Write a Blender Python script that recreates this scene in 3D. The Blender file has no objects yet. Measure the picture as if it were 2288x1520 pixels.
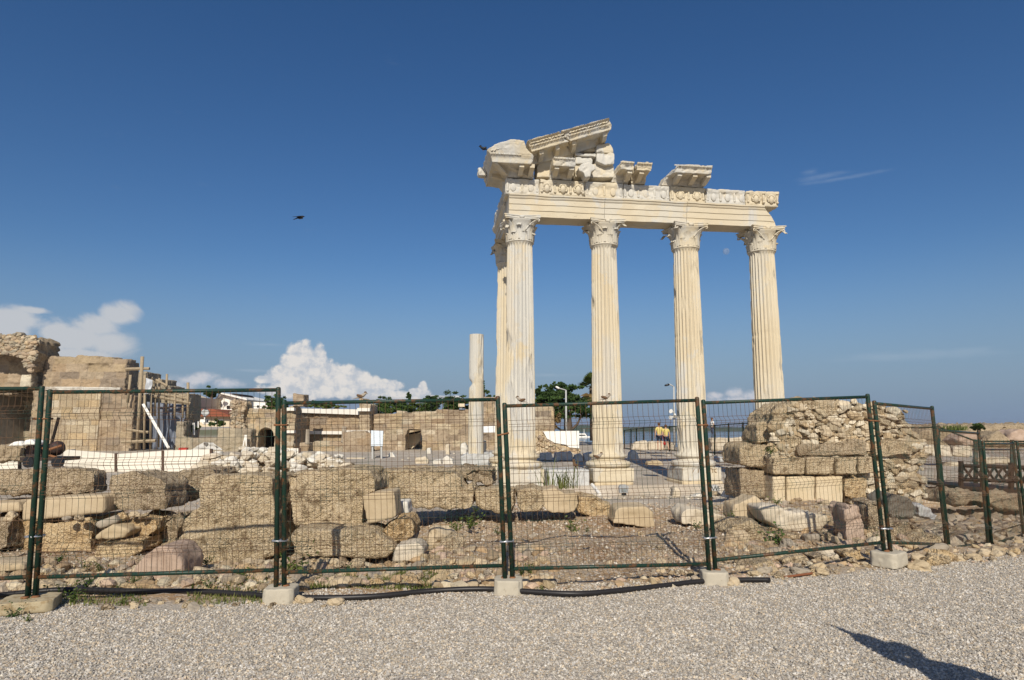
import bpy, bmesh, math, random
import numpy as np
from mathutils import Vector, Matrix, Euler
random.seed(7); np.random.seed(7)
S=bpy.context.scene; COL=S.collection; R=math.radians
# ------------------------------------------------------------------ camera
F=1430.; PIT=math.atan(192/1430.); CZ=1.6
cd=bpy.data.cameras.new('camera'); cam=bpy.data.objects.new('camera',cd); COL.objects.link(cam)
cam.location=(0,0,CZ); cam.rotation_euler=(math.pi/2+PIT,0,0)
cd.sensor_width=36; cd.lens=36*F/2288; cd.clip_start=.05; cd.clip_end=30000
S.camera=cam
# ------------------------------------------------------------------ light and exposure
SUN_EL,SUN_AZ=35.,182.2            # degrees; the sun stands behind the camera
SKY_STRENGTH=.105; SUN_STRENGTH=4.6
S.view_settings.view_transform='Standard'; S.view_settings.look='None'
S.view_settings.exposure=0.; S.view_settings.gamma=1.
sd=bpy.data.lights.new('sun','SUN'); sun=bpy.data.objects.new('sun',sd); COL.objects.link(sun)
sd.energy=SUN_STRENGTH; sd.angle=R(.53); sd.color=(1.,.93,.81)
sa=R(SUN_AZ); sdir=Vector((math.sin(sa)*math.cos(R(SUN_EL)),math.cos(sa)*math.cos(R(SUN_EL)),math.sin(R(SUN_EL))))
sun.rotation_euler=sdir.to_track_quat('Z','Y').to_euler(); sun.location=(0,-20,30)
S.cycles.use_denoising=True; S.cycles.max_bounces=6; S.cycles.transparent_max_bounces=12

def N(nt,typ,ins=None,**at):
    n=nt.nodes.new(typ)
    for k,v in at.items(): setattr(n,k,v)
    for k,v in (ins or {}).items():
        s=n.inputs[k]
        if isinstance(v,bpy.types.NodeSocket): nt.links.new(v,s)
        else: s.default_value=v
    return n
def MA(nt,op,a,b=0.,c=None,clamp=False):
    d={0:a,1:b}
    if c is not None: d[2]=c
    return N(nt,'ShaderNodeMath',d,operation=op,use_clamp=clamp).outputs[0]
def MIX(nt,f,a,b,bt='MIX'):
    n=nt.nodes.new('ShaderNodeMix'); n.data_type='RGBA'; n.blend_type=bt
    for i,v in ((0,f),(6,a),(7,b)):
        s=n.inputs[i]
        if isinstance(v,bpy.types.NodeSocket): nt.links.new(v,s)
        else: s.default_value=v if i==0 else (tuple(v)+(1,))[:4]
    return n.outputs[2]
def SM(nt,v,a,b):
    return N(nt,'ShaderNodeMapRange',{0:v,1:a,2:b,3:0.,4:1.},interpolation_type='SMOOTHSTEP').outputs[0]

def ray(px,py):
    a=(px-1144)/F; b=(760-py)/F; cp,sp=math.cos(PIT),math.sin(PIT)
    return np.array([a,cp-b*sp,sp+b*cp])
def atY(px,py,Y):
    r=ray(px,py); return np.array([0,0,CZ])+r*(Y/r[1])
def atZ(px,py,Z):
    r=ray(px,py); return np.array([0,0,CZ])+r*((Z-CZ)/r[2])

# ------------------------------------------------------------------ sky
w=bpy.data.worlds.new('World'); S.world=w; w.use_nodes=True; nt=w.node_tree; nt.nodes.clear()
sky=N(nt,'ShaderNodeTexSky',sky_type='NISHITA',sun_disc=False,sun_elevation=R(SUN_EL),sun_rotation=R(SUN_AZ),air_density=1.0,dust_density=.9,ozone_density=3.2,altitude=0)
tc=N(nt,'ShaderNodeTexCoord'); sep=N(nt,'ShaderNodeSeparateXYZ',{0:tc.outputs['Generated']})
az=MA(nt,'MULTIPLY',MA(nt,'ARCTAN2',sep.outputs[0],sep.outputs[1]),57.2958)
el=MA(nt,'MULTIPLY',MA(nt,'ARCSINE',sep.outputs[2]),57.2958)
ae=N(nt,'ShaderNodeCombineXYZ',{0:az,1:el,2:0.}).outputs[0]
def azel(px,py):
    r=ray(px,py); r/=np.linalg.norm(r); return math.degrees(math.atan2(r[0],r[1])),math.degrees(math.asin(r[2]))
n1=N(nt,'ShaderNodeTexNoise',{'Vector':ae,'Scale':.85,'Detail':7.,'Roughness':.62,'Distortion':.15}).outputs[0]
n2=N(nt,'ShaderNodeTexNoise',{'Vector':ae,'Scale':.35,'Detail':5.,'Roughness':.6,'Distortion':.6}).outputs[0]
n3=N(nt,'ShaderNodeTexNoise',{'Vector':N(nt,'ShaderNodeVectorMath',{0:ae,1:(.25,1.,1.)},operation='MULTIPLY').outputs[0],'Scale':.8,'Detail':6.,'Roughness':.65}).outputs[0]
def blobs(lst):
    acc=None
    for px,py,rx,ry in lst:
        a,e=azel(px,py); ra=rx*.04*.93; re=ry*.04*.93
        d=N(nt,'ShaderNodeVectorMath',{0:ae,1:(a,e,0)},operation='SUBTRACT').outputs[0]
        d=N(nt,'ShaderNodeVectorMath',{0:d,1:(1/ra,1/re,0)},operation='MULTIPLY').outputs[0]
        l=MA(nt,'SUBTRACT',1.,N(nt,'ShaderNodeVectorMath',{0:d},operation='LENGTH').outputs['Value'])
        acc=l if acc is None else MA(nt,'SMOOTH_MAX',acc,l,.12)
    return acc
crisp=blobs([(677,800,42,44),(660,822,48,40),(712,800,22,38),(724,835,50,38),(640,845,62,28),(780,846,52,34),(600,848,34,12),(820,870,58,34),(700,870,130,26),(865,862,45,18),(890,885,60,16),(935,880,34,18),(945,868,13,20),(985,893,70,12)])
crisp2=blobs([(458,842,34,14),(440,850,60,18),(505,858,55,15),(370,862,75,20),(1640,878,30,17),(1680,885,40,16),(1600,885,28,12),(1650,893,90,10)])
soft=blobs([(262,705,46,34),(225,730,60,36),(180,758,80,36),(240,765,75,42),(130,745,40,26),(35,712,70,28),(15,735,50,26),(75,694,34,10),(190,792,80,18)])
wisp=blobs([(1812,384,34,12),(1840,394,66,12),(1880,399,110,7),(2050,795,220,16),(600,770,70,6),(560,828,60,5),(1230,838,90,8)])
mc=SM(nt,MA(nt,'ADD',crisp,MA(nt,'MULTIPLY',MA(nt,'SUBTRACT',n1,.5),1.0)),.0,.3)
mc2=MA(nt,'MULTIPLY',SM(nt,MA(nt,'ADD',crisp2,MA(nt,'MULTIPLY',MA(nt,'SUBTRACT',n1,.5),1.3)),.0,.9),.8)
ms=MA(nt,'MULTIPLY',SM(nt,MA(nt,'ADD',soft,MA(nt,'MULTIPLY',MA(nt,'SUBTRACT',n2,.5),1.5)),.02,.6),.95)
mw=MA(nt,'MULTIPLY',SM(nt,MA(nt,'ADD',wisp,MA(nt,'MULTIPLY',MA(nt,'SUBTRACT',n3,.5),2.2)),.05,1.1),.28)
# low grey-blue bank of far cloud along the horizon on the land side
b0=N(nt,'ShaderNodeMapRange',{0:el,1:.2,2:3.6,3:1.,4:0.},interpolation_type='SMOOTHSTEP').outputs[0]
b1=N(nt,'ShaderNodeMapRange',{0:az,1:-2.,2:-9.,3:0.,4:1.},interpolation_type='SMOOTHSTEP').outputs[0]
bank=MA(nt,'MULTIPLY',MA(nt,'MULTIPLY',SM(nt,MA(nt,'ADD',b0,MA(nt,'MULTIPLY',MA(nt,'SUBTRACT',n3,.5),1.2)),.15,.7),b1),.85)
K=1/SKY_STRENGTH
def kc(r,g,b): return (r*K,g*K,b*K)
skyc=N(nt,'ShaderNodeHueSaturation',{'Color':sky.outputs[0],'Saturation':1.25,'Value':.785,'Hue':.506}).outputs[0]
# sea haze: the air whitens over the lowest few degrees
hz=N(nt,'ShaderNodeMapRange',{0:el,1:-1.,2:15.,3:.92,4:0.},interpolation_type='SMOOTHSTEP').outputs[0]
c=MIX(nt,hz,skyc,kc(.195,.282,.425))
c=MIX(nt,MA(nt,'MULTIPLY',mw,.55),c,kc(.55,.62,.70))
c=MIX(nt,MA(nt,'MULTIPLY',ms,.9),c,kc(.58,.59,.61))
shade=SM(nt,n1,.36,.6)
c=MIX(nt,mc2,c,MIX(nt,shade,kc(.5,.55,.64),kc(.68,.66,.68)))
c=MIX(nt,mc,c,MIX(nt,shade,kc(.50,.54,.60),kc(.76,.73,.70)))
c=MIX(nt,bank,c,kc(.22,.29,.41))
bg=N(nt,'ShaderNodeBackground',{'Color':c,'Strength':SKY_STRENGTH})
out=N(nt,'ShaderNodeOutputWorld',{0:bg.outputs[0]})
w.cycles.sampling_method='MANUAL'; w.cycles.sample_map_resolution=512

# ------------------------------------------------------------------ helpers
def vnoise(p):
    p=np.asarray(p,dtype=np.float64); i=np.floor(p).astype(np.int64); f=p-i; u=f*f*(3-2*f)
    def h(x,y,z):
        n=(x*374761393+y*668265263+z*1442695041)&0xffffffff
        n=((n^(n>>13))*1274126177)&0xffffffff
        return ((n^(n>>16))&0xffff)/32767.5-1
    r=0
    for a in (0,1):
        for b in (0,1):
            for c in (0,1):
                wt=(u[:,0] if a else 1-u[:,0])*(u[:,1] if b else 1-u[:,1])*(u[:,2] if c else 1-u[:,2])
                r=r+wt*h(i[:,0]+a,i[:,1]+b,i[:,2]+c)
    return r
def fbm(p,o=4,g=.5):
    p=np.asarray(p,dtype=np.float64); s=0; a=1
    for k in range(o):
        s=s+a*vnoise(p+k*17.3); p=p*2.03; a*=g
    return s
def rv(*a): return random.uniform(*a)

class MB:
    def __init__(s): s.v=[]; s.f=[]; s.c=[]; s.col=None
    def add(s,v,f):
        b=len(s.v); s.v+= [tuple(x) for x in v]; s.f+=[[i+b for i in q] for q in f]; s.c+=[s.col]*len(f); return b
    def box(s,c,sz,M=None,jit=0):
        x,y,z=[d/2 for d in sz]
        v=[Vector((a*x+rv(-jit,jit),b*y+rv(-jit,jit),d*z+rv(-jit,jit))) for d in (-1,1) for b in (-1,1) for a in (-1,1)]
        if M is not None: v=[M@q for q in v]
        c=Vector(c)
        s.add([q+c for q in v],[(0,2,3,1),(4,5,7,6),(0,1,5,4),(2,6,7,3),(0,4,6,2),(1,3,7,5)])
    def tube(s,pts,r,n=8,cap=True):
        pts=[Vector(p) for p in pts]; rr=r if isinstance(r,(list,tuple)) else [r]*len(pts); v=[]; f=[]
        up=None
        for i,p in enumerate(pts):
            d=(pts[min(i+1,len(pts)-1)]-pts[max(i-1,0)])
            d=d.normalized() if d.length>1e-9 else Vector((0,0,1))
            if up is None:
                up=Vector((0,0,1)) if abs(d.z)<.9 else Vector((1,0,0))
            x=d.cross(up).normalized(); y=x.cross(d).normalized(); up=y
            for k in range(n):
                a=2*math.pi*k/n; v.append(p+(x*math.cos(a)+y*math.sin(a))*rr[i])
        for i in range(len(pts)-1):
            for k in range(n):
                f.append((i*n+k,i*n+(k+1)%n,(i+1)*n+(k+1)%n,(i+1)*n+k))
        if cap: f.append(tuple(range(n-1,-1,-1))); f.append(tuple((len(pts)-1)*n+k for k in range(n)))
        s.add(v,f)
    def lathe(s,prof,n=24,c=(0,0,0),a0=0,a1=2*math.pi):
        full=abs(a1-a0-2*math.pi)<1e-6; m=n if full else n+1; v=[]; f=[]
        for r,z in prof:
            for k in range(m):
                a=a0+(a1-a0)*k/n; v.append((c[0]+r*math.cos(a),c[1]+r*math.sin(a),c[2]+z))
        for i in range(len(prof)-1):
            for k in range(n):
                k2=(k+1)%m; f.append((i*m+k,i*m+k2,(i+1)*m+k2,(i+1)*m+k))
        if full: f.append(tuple(range(m-1,-1,-1))); f.append(tuple((len(prof)-1)*m+k for k in range(m)))
        s.add(v,f)
    def prism(s,A,B):
        n=len(A); s.add(list(A)+list(B),[tuple(range(n)),tuple(range(2*n-1,n-1,-1))]+[(i,n+i,n+(i+1)%n,(i+1)%n) for i in range(n)])
    def build(s,name,m,parent=None,smooth=False,loc=None):
        me=bpy.data.meshes.new(name); v=s.v
        if loc is not None: v=[(a-loc[0],b-loc[1],c-loc[2]) for a,b,c in v]
        me.from_pydata(v,[],s.f)
        if any(c is not None for c in s.c):
            at=me.color_attributes.new('Col','FLOAT_COLOR','CORNER')
            buf=np.ones((len(me.loops),4),np.float32); k=0
            for q,c in zip(s.f,s.c):
                if c is not None: buf[k:k+len(q),:3]=c
                k+=len(q)
            at.data.foreach_set('color',buf.ravel())
        return link(name,me,m,parent,smooth,loc)
def link(name,me,m,parent=None,smooth=False,loc=None):
    o=bpy.data.objects.new(name,me); COL.objects.link(o)
    if m: me.materials.append(m)
    me.polygons.foreach_set('use_smooth',[smooth]*len(me.polygons)); me.update()
    if loc is not None: o.location=loc
    if parent: o.parent=parent
    return o
def fastmesh(name,V,Fc,m,cols=None,smooth=False):
    """V (n,3), Fc (m,k) arrays; cols per face"""
    me=bpy.data.meshes.new(name); k=Fc.shape[1]
    me.vertices.add(len(V)); me.vertices.foreach_set('co',V.astype(np.float32).ravel())
    me.loops.add(Fc.size); me.loops.foreach_set('vertex_index',Fc.astype(np.int32).ravel())
    me.polygons.add(len(Fc)); me.polygons.foreach_set('loop_start',np.arange(0,Fc.size,k,dtype=np.int32))
    me.polygons.foreach_set('loop_total',np.full(len(Fc),k,np.int32)); me.update(calc_edges=True)
    if cols is not None:
        at=me.color_attributes.new('Col','FLOAT_COLOR','CORNER')
        b=np.ones((len(Fc),k,4),np.float32); b[:,:,:3]=cols[:,None,:]; at.data.foreach_set('color',b.ravel())
    me.validate(); return link(name,me,m,None,smooth)
def tag(o,label=None,cat=None,group=None,kind=None):
    if label: o['label']=label
    if cat: o['category']=cat
    if group: o['group']=group
    if kind: o['kind']=kind
    return o
def thing(name,label,cat,loc=(0,0,0),rz=0,group=None):
    o=bpy.data.objects.new(name,None); COL.objects.link(o); o.empty_display_size=.2
    o.location=loc; o.rotation_euler=(0,0,rz); return tag(o,label,cat,group)
def ico(sub):
    bm=bmesh.new(); bmesh.ops.create_icosphere(bm,subdivisions=sub,radius=1)
    v=np.array([q.co[:] for q in bm.verts]); f=np.array([[a.index for a in q.verts] for q in bm.faces]); bm.free(); return v,f
ICO={k:ico(k) for k in (1,2,3,4)}
def rockmesh(seed,sub=3,amp=.35,flat=(1,1,.7)):
    v,f=ICO[sub]; v=v.copy(); s=np.array([seed*3.7,seed*1.3,seed*7.1])
    v=np.sign(v)*np.abs(v)**.8
    v=v*(1+amp*fbm(v*1.1+s,2)[:,None]+.10*fbm(v*4+s,2)[:,None])*np.array(flat)
    return v,f
def inpoly(x,y,P):
    r=False; n=len(P); j=n-1
    for i in range(n):
        if (P[i][1]>y)!=(P[j][1]>y) and x<(P[j][0]-P[i][0])*(y-P[i][1])/(P[j][1]-P[i][1])+P[i][0]: r=not r
        j=i
    return r

# ------------------------------------------------------------------ materials
def newmat(name):
    m=bpy.data.materials.new(name); m.use_nodes=True; nt=m.node_tree; nt.nodes.clear()
    b=N(nt,'ShaderNodeBsdfPrincipled',{'Roughness':.85}); N(nt,'ShaderNodeOutputMaterial',{0:b.outputs[0]})
    b.inputs['Specular IOR Level'].default_value=.25
    p=N(nt,'ShaderNodeNewGeometry').outputs['Position']
    return m,nt,b,p
def noise(nt,p,sc,det=4.,ro=.55,off=0.,st=(1,1,1)):
    if off or st!=(1,1,1): p=N(nt,'ShaderNodeMapping',{0:p,1:(off,off*.7,off*.3),3:st}).outputs[0]
    return N(nt,'ShaderNodeTexNoise',{'Vector':p,'Scale':sc,'Detail':det,'Roughness':ro}).outputs[0]
def setc(nt,b,c,bump=None,dist=.02,stren=.6):
    if isinstance(c,bpy.types.NodeSocket): nt.links.new(c,b.inputs['Base Color'])
    else: b.inputs['Base Color'].default_value=tuple(c)+(1,)
    if bump is not None:
        n=N(nt,'ShaderNodeBump',{'Height':bump,'Distance':dist,'Strength':stren}); nt.links.new(n.outputs[0],b.inputs['Normal'])
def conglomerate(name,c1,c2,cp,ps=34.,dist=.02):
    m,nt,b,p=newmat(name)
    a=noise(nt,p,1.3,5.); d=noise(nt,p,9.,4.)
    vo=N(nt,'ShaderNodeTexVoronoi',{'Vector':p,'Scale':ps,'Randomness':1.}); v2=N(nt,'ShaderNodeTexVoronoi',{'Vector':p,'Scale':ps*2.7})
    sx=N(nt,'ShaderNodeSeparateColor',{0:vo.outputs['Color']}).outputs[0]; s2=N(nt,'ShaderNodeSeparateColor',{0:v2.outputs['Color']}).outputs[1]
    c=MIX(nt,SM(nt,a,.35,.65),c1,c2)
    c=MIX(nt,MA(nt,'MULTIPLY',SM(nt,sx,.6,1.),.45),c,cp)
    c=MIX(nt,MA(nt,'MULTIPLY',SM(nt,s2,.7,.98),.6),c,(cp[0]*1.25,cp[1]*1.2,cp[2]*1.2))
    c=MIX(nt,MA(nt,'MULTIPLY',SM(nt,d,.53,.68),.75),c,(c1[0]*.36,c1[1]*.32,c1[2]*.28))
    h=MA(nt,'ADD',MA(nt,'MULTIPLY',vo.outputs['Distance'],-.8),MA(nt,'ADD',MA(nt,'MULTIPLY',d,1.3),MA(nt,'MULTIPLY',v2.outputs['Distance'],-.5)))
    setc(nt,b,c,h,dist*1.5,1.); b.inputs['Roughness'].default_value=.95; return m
def plainstone(name,c1,c2,sc=2.,dark=.3,dist=.012,off=0.):
    m,nt,b,p=newmat(name)
    a=noise(nt,p,sc,6.,.6,off); d=noise(nt,p,sc*9,4.,.6,off); e=noise(nt,p,sc*2.5,5.,.65,off+9)
    c=MIX(nt,SM(nt,a,.35,.65),c1,c2)
    c=MIX(nt,MA(nt,'MULTIPLY',SM(nt,e,.58,.75),dark),c,(c1[0]*.4,c1[1]*.38,c1[2]*.36))
    setc(nt,b,c,MA(nt,'ADD',d,a),dist,.7); return m
def marble(name,seed,grey=.5,st=(2.2,2.2,.22)):
    m,nt,b,p=newmat(name)
    a=noise(nt,p,1.,4.,.5,seed*11.3,st); d=noise(nt,p,14.,4.,.6,seed); f=noise(nt,p,.55,3.,.5,seed*5.1,(1,1,.8))
    s=noise(nt,p,1.6,6.,.7,seed*3.3); ve=noise(nt,p,3.,5.,.7,seed*2.1,(3,3,.35))
    cream=MIX(nt,SM(nt,f,.3,.7),(.565,.48,.335),(.595,.535,.415))
    cream=MIX(nt,MA(nt,'MULTIPLY',SM(nt,s,.52,.75),.4),cream,(.50,.39,.24))
    gr=MIX(nt,SM(nt,ve,.4,.62),(.56,.54,.49),(.46,.455,.435))
    g=SM(nt,MA(nt,'ADD',MA(nt,'MULTIPLY',a,.45),MA(nt,'MULTIPLY',f,.55)),.62-.24*grey,.66-.24*grey)
    c=MIX(nt,MA(nt,'MULTIPLY',g,.75),cream,gr)
    pv=N(nt,'ShaderNodeMapping',{0:p,1:(seed*1.7,seed*.9,seed*2.3),3:(1.1,1.1,.42)}).outputs[0]
    pv=N(nt,'ShaderNodeVectorMath',{0:pv,1:N(nt,'ShaderNodeTexNoise',{'Vector':p,'Scale':3.,'Detail':3.}).outputs['Color']},operation='ADD').outputs[0]
    vp=N(nt,'ShaderNodeSeparateColor',{0:N(nt,'ShaderNodeTexVoronoi',{'Vector':pv,'Scale':1.}).outputs['Color']})
    c=MIX(nt,MA(nt,'MULTIPLY',SM(nt,vp.outputs[0],.70-.15*grey,.73-.15*grey),.42),c,MIX(nt,ve,(.47,.46,.43),(.56,.54,.48)))
    c=MIX(nt,MA(nt,'MULTIPLY',SM(nt,vp.outputs[1],.62,.66),.35),c,(.56,.47,.33))
    st2=noise(nt,p,4.5,5.,.75,seed*7.7)
    c=MIX(nt,MA(nt,'MULTIPLY',SM(nt,st2,.66,.74),.55),c,(.12,.105,.09))
    setc(nt,b,c,MA(nt,'ADD',d,MA(nt,'MULTIPLY',ve,.6)),.012,.5); b.inputs['Roughness'].default_value=.7; return m
def colmat(name,rough=.8,nsc=3.,var=.35,dist=.01,metal=0.):
    m,nt,b,p=newmat(name)
    at=N(nt,'ShaderNodeVertexColor',layer_name='Col').outputs[0]
    a=noise(nt,p,nsc,5.,.6); d=noise(nt,p,nsc*6,4.,.6)
    g=MA(nt,'ADD',1-var,MA(nt,'MULTIPLY',MA(nt,'ADD',a,d),var))
    c=MIX(nt,1.,at,N(nt,'ShaderNodeCombineColor',{0:g,1:g,2:g}).outputs[0],'MULTIPLY')
    setc(nt,b,c,MA(nt,'ADD',d,a),dist,.6); b.inputs['Roughness'].default_value=rough; return m
def paint(name,c,rough=.6,var=.15,sc=4.,metal=0.,stain=None,sth=(.58,.7)):
    m,nt,b,p=newmat(name); a=noise(nt,p,sc,5.,.6)
    cc=MIX(nt,a,tuple(x*(1-var) for x in c),tuple(min(1,x*(1+var)) for x in c))
    if stain: cc=MIX(nt,SM(nt,noise(nt,p,sc*2.1,6.,.7,5.),*sth),cc,stain)
    setc(nt,b,cc,a,.004,.3); b.inputs['Roughness'].default_value=rough; b.inputs['Metallic'].default_value=metal; return m
def leafmat(name,c1,c2,sc=1.):
    m,nt,b,p=newmat(name)
    at=N(nt,'ShaderNodeVertexColor',layer_name='Col').outputs[0]
    a=noise(nt,p,sc,3.); c=MIX(nt,1.,MIX(nt,SM(nt,a,.35,.65),c1,c2),at,'MULTIPLY')
    setc(nt,b,c); b.inputs['Roughness'].default_value=.6
    t=N(nt,'ShaderNodeBsdfTranslucent',{'Color':c}); mx=N(nt,'ShaderNodeMixShader',{0:.25,1:b.outputs[0],2:t.outputs[0]})
    o=[n for n in nt.nodes if n.type=='OUTPUT_MATERIAL'][0]; nt.links.new(mx.outputs[0],o.inputs[0]); return m
CONG=conglomerate('conglomerate',(.42,.32,.19),(.53,.41,.255),(.60,.51,.36))
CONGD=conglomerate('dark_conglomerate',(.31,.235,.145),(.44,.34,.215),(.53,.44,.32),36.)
CONGO=conglomerate('ochre_conglomerate',(.43,.29,.145),(.53,.395,.225),(.56,.46,.30),28.)
SAND=plainstone('sandstone',(.42,.325,.20),(.50,.40,.265),1.6,.35)
PALE=plainstone('pale_limestone',(.50,.42,.30),(.60,.52,.40),2.5,.35)
CREAM=plainstone('cream_ashlar',(.54,.43,.27),(.59,.49,.335),2.,.3,.01)
PINK=plainstone('pink_boulder_stone',(.36,.255,.185),(.44,.33,.25),2.2,.35)
GREYST=plainstone('grey_stone',(.27,.225,.17),(.37,.315,.24),3.,.45)
WHITEST=plainstone('white_stone',(.58,.54,.46),(.68,.64,.56),3.,.3)
BLUEGREY=plainstone('weathered_marble',(.40,.40,.39),(.54,.53,.50),2.5,.4)
MASON,nt_,b_,p_=newmat('masonry')
at_=N(nt_,'ShaderNodeVertexColor',layer_name='Col').outputs[0]
a_=noise(nt_,p_,1.1,6.,.7); d_=noise(nt_,p_,5.,6.,.7,3.); e_=noise(nt_,p_,14.,4.,.7,7.)
g_=MA(nt_,'ADD',.35,MA(nt_,'ADD',MA(nt_,'MULTIPLY',a_,.55),MA(nt_,'MULTIPLY',d_,.75)))
c_=MIX(nt_,1.,at_,N(nt_,'ShaderNodeCombineColor',{0:g_,1:g_,2:g_}).outputs[0],'MULTIPLY')
c_=MIX(nt_,MA(nt_,'MULTIPLY',SM(nt_,d_,.58,.72),.55),c_,(.16,.125,.09))
c_=MIX(nt_,MA(nt_,'MULTIPLY',SM(nt_,noise(nt_,p_,2.3,5.,.7,12.),.58,.72),.4),c_,(.52,.44,.33))
er_=SM(nt_,noise(nt_,p_,.55,7.,.68,31.),.50,.60)
c_=MIX(nt_,MA(nt_,'MULTIPLY',er_,.62),c_,MIX(nt_,SM(nt_,d_,.35,.65),(.25,.19,.13),(.44,.345,.235)))
setc(nt_,b_,c_,MA(nt_,'ADD',MA(nt_,'MULTIPLY',d_,1.6),e_),.09,.8); b_.inputs['Roughness'].default_value=.95
ROCKC=colmat('rubble_stone',.95,5.,.5,.02)
CONC=paint('concrete',(.46,.41,.32),.9,.12,9.,0,(.36,.31,.23))
GREENP,nt_,b_,p_=newmat('rusty_green_paint')
rs=noise(nt_,p_,9.,6.,.7,3.); fl=noise(nt_,p_,60.,3.,.6)
setc(nt_,b_,MIX(nt_,SM(nt_,MA(nt_,'ADD',MA(nt_,'MULTIPLY',rs,.8),MA(nt_,'MULTIPLY',fl,.2)),.50,.60),(.014,.038,.026),(.115,.056,.026)),fl,.002,.4); b_.inputs['Roughness'].default_value=.42
WIRE,nt_,b_,p_=newmat('rusty_wire')
rs=noise(nt_,p_,3.5,5.,.7); setc(nt_,b_,MIX(nt_,SM(nt_,rs,.38,.54),(.022,.048,.036),(.135,.075,.04))); b_.inputs['Roughness'].default_value=.6
STEEL=paint('galvanised_steel',(.6,.6,.6),.35,.1,30.,.8)
RUST=paint('rust',(.22,.10,.045),.8,.3,20.)
BLACKP=paint('black_plastic_pipe',(.022,.02,.02),.4,.3,6.)
WOODM=paint('weathered_wood',(.33,.26,.17),.85,.35,7.)
WOODL=paint('pale_plank',(.62,.55,.44),.8,.15,5.)
DWOOD=paint('dark_wood',(.020,.013,.009),.7,.35,7.)
WHITEP=paint('white_painted_sheet',(.74,.69,.59),.5,.05,2.,0,(.5,.30,.12),(.70,.78))
WHITEW=paint('white_wall',(.80,.77,.70),.8,.06,1.)
CREAMW=paint('cream_wall',(.62,.52,.37),.85,.08,1.)
TILE=paint('red_roof_tile',(.25,.078,.042),.8,.2,3.)
DARKG=paint('dark_window',(.02,.022,.025),.2,.2,3.)
TARP=paint('blue_grey_tarpaulin',(.17,.19,.235),.55,.18,1.4)
BARK=paint('bark',(.10,.075,.055),.9,.4,6.)
GREYP=paint('grey_paint',(.42,.42,.40),.5,.1,8.)
MARB=[marble('marble_%s'%n,i+1,g) for i,(n,g) in enumerate((('corner',.62),('second',.42),('third',.55),('fourth',.2),('rear',.4),('entablature',.28),('frieze_warm',.12),('frieze_grey',.95),('cornice',.6)))]
LEAF=leafmat('leaf_green',(.042,.085,.020),(.095,.145,.034),.5)
LEAFY=leafmat('leaf_yellow_green',(.075,.115,.022),(.14,.17,.04),1.2)
LEAFD=leafmat('leaf_dark',(.045,.085,.022),(.088,.140,.034),.5)
DRYL=leafmat('leaf_dry',(.17,.11,.045),(.25,.17,.07),1.)
REED=leafmat('reed_blade',(.10,.13,.035),(.20,.21,.07),3.)

# ------------------------------------------------------------------ ground, sea, far land
def gline(X): return 6.42+.16*X+.015*X*X           # where the gravel of the path ends
def sst(x,a,b):
    t=np.clip((x-a)/(b-a),0,1); return t*t*(3-2*t)
def zg(X,Y,fine=True):
    X=np.asarray(X,dtype=float); Y=np.asarray(Y,dtype=float)
    yy=Y-.136*np.clip(X-.3,-3,12)*sst(Y,14,20)
    z=np.interp(yy,[-50,6,7.4,9,11,13,16,21.2,22.0,22.15,60,75,5000],[0,0,.03,.06,.1,.02,-.22,-.78,-.78,-.44,-.35,-.3,-.3])
    zl=np.interp(Y,[-50,6,6.8,7.6,8.3,9.5,12,30,60,400,5000],[0,0,.0,-.03,-.10,-.05,.0,-.3,-.3,-.2,-.2])
    k=sst(X,-1.9,-.7); z=zl*(1-k)+z*k
    r=sst(X-.35*np.maximum(Y-9,0),4.6,6.4)*sst(Y,8.6,10.5)*(1-sst(Y,26,30)); z=z-.5*r
    # a small bank under the ruined pier
    z=z+.12*np.exp(-((X-5.6)/1.8)**2-((Y-12)/2)**2)
    p=np.stack([X.ravel(),Y.ravel(),np.zeros(X.size)],1)
    soil=sst(Y-gline(X),.0,.5)
    b=fbm(p*1.3,4).reshape(X.shape)*.05+fbm(p*6,3).reshape(X.shape)*.018
    z=z+b*soil*(1-.8*sst(Y,14,20))+(1-soil)*fbm(p*.9,2).reshape(X.shape)*.012
    # shore: land falls into the sea
    ys=np.interp(X,[-400,-60,-5,6,14,60,400],[3000,900,300,95,62,55,60])
    z=z-7*sst(Y,ys,ys*1.12+4)
    return z
def axis(dense,lo,hi,step,g,far):
    a=[lo]; 
    while a[-1]<hi: a.append(a[-1]+step)
    s=step; up=[]
    x=a[-1]
    while x<far: s*=g; x+=s; up.append(x)
    s=step; dn=[]; x=lo
    while x>-far: s*=g; x-=s; dn.append(x)
    return np.array(dn[::-1]+a+up)
gx=axis(0,-13,13,.075,1.13,9000); gy=axis(0,3.8,24,.075,1.10,9000)
gy=gy[gy>-60]
GX,GY=np.meshgrid(gx,gy); GZ=zg(GX,GY)
nx,ny=len(gx),len(gy)
I=(np.arange(ny-1)[:,None]*nx+np.arange(nx-1)[None,:]).ravel()
m,nt,b,p=newmat('ground_soil_and_gravel'); sp=N(nt,'ShaderNodeSeparateXYZ',{0:p})
X,Y=sp.outputs[0],sp.outputs[1]
line=MA(nt,'ADD',MA(nt,'ADD',MA(nt,'MULTIPLY',X,.16),6.42),MA(nt,'MULTIPLY',MA(nt,'MULTIPLY',X,X),.015))
nz=noise(nt,p,2.2,5.,.65)
k=SM(nt,MA(nt,'ADD',MA(nt,'SUBTRACT',Y,line),MA(nt,'MULTIPLY',MA(nt,'SUBTRACT',nz,.5),.7)),-.12,.1)
vo=N(nt,'ShaderNodeTexVoronoi',{'Vector':p,'Scale':62.}); vs=N(nt,'ShaderNodeSeparateColor',{0:vo.outputs['Color']})
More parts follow.
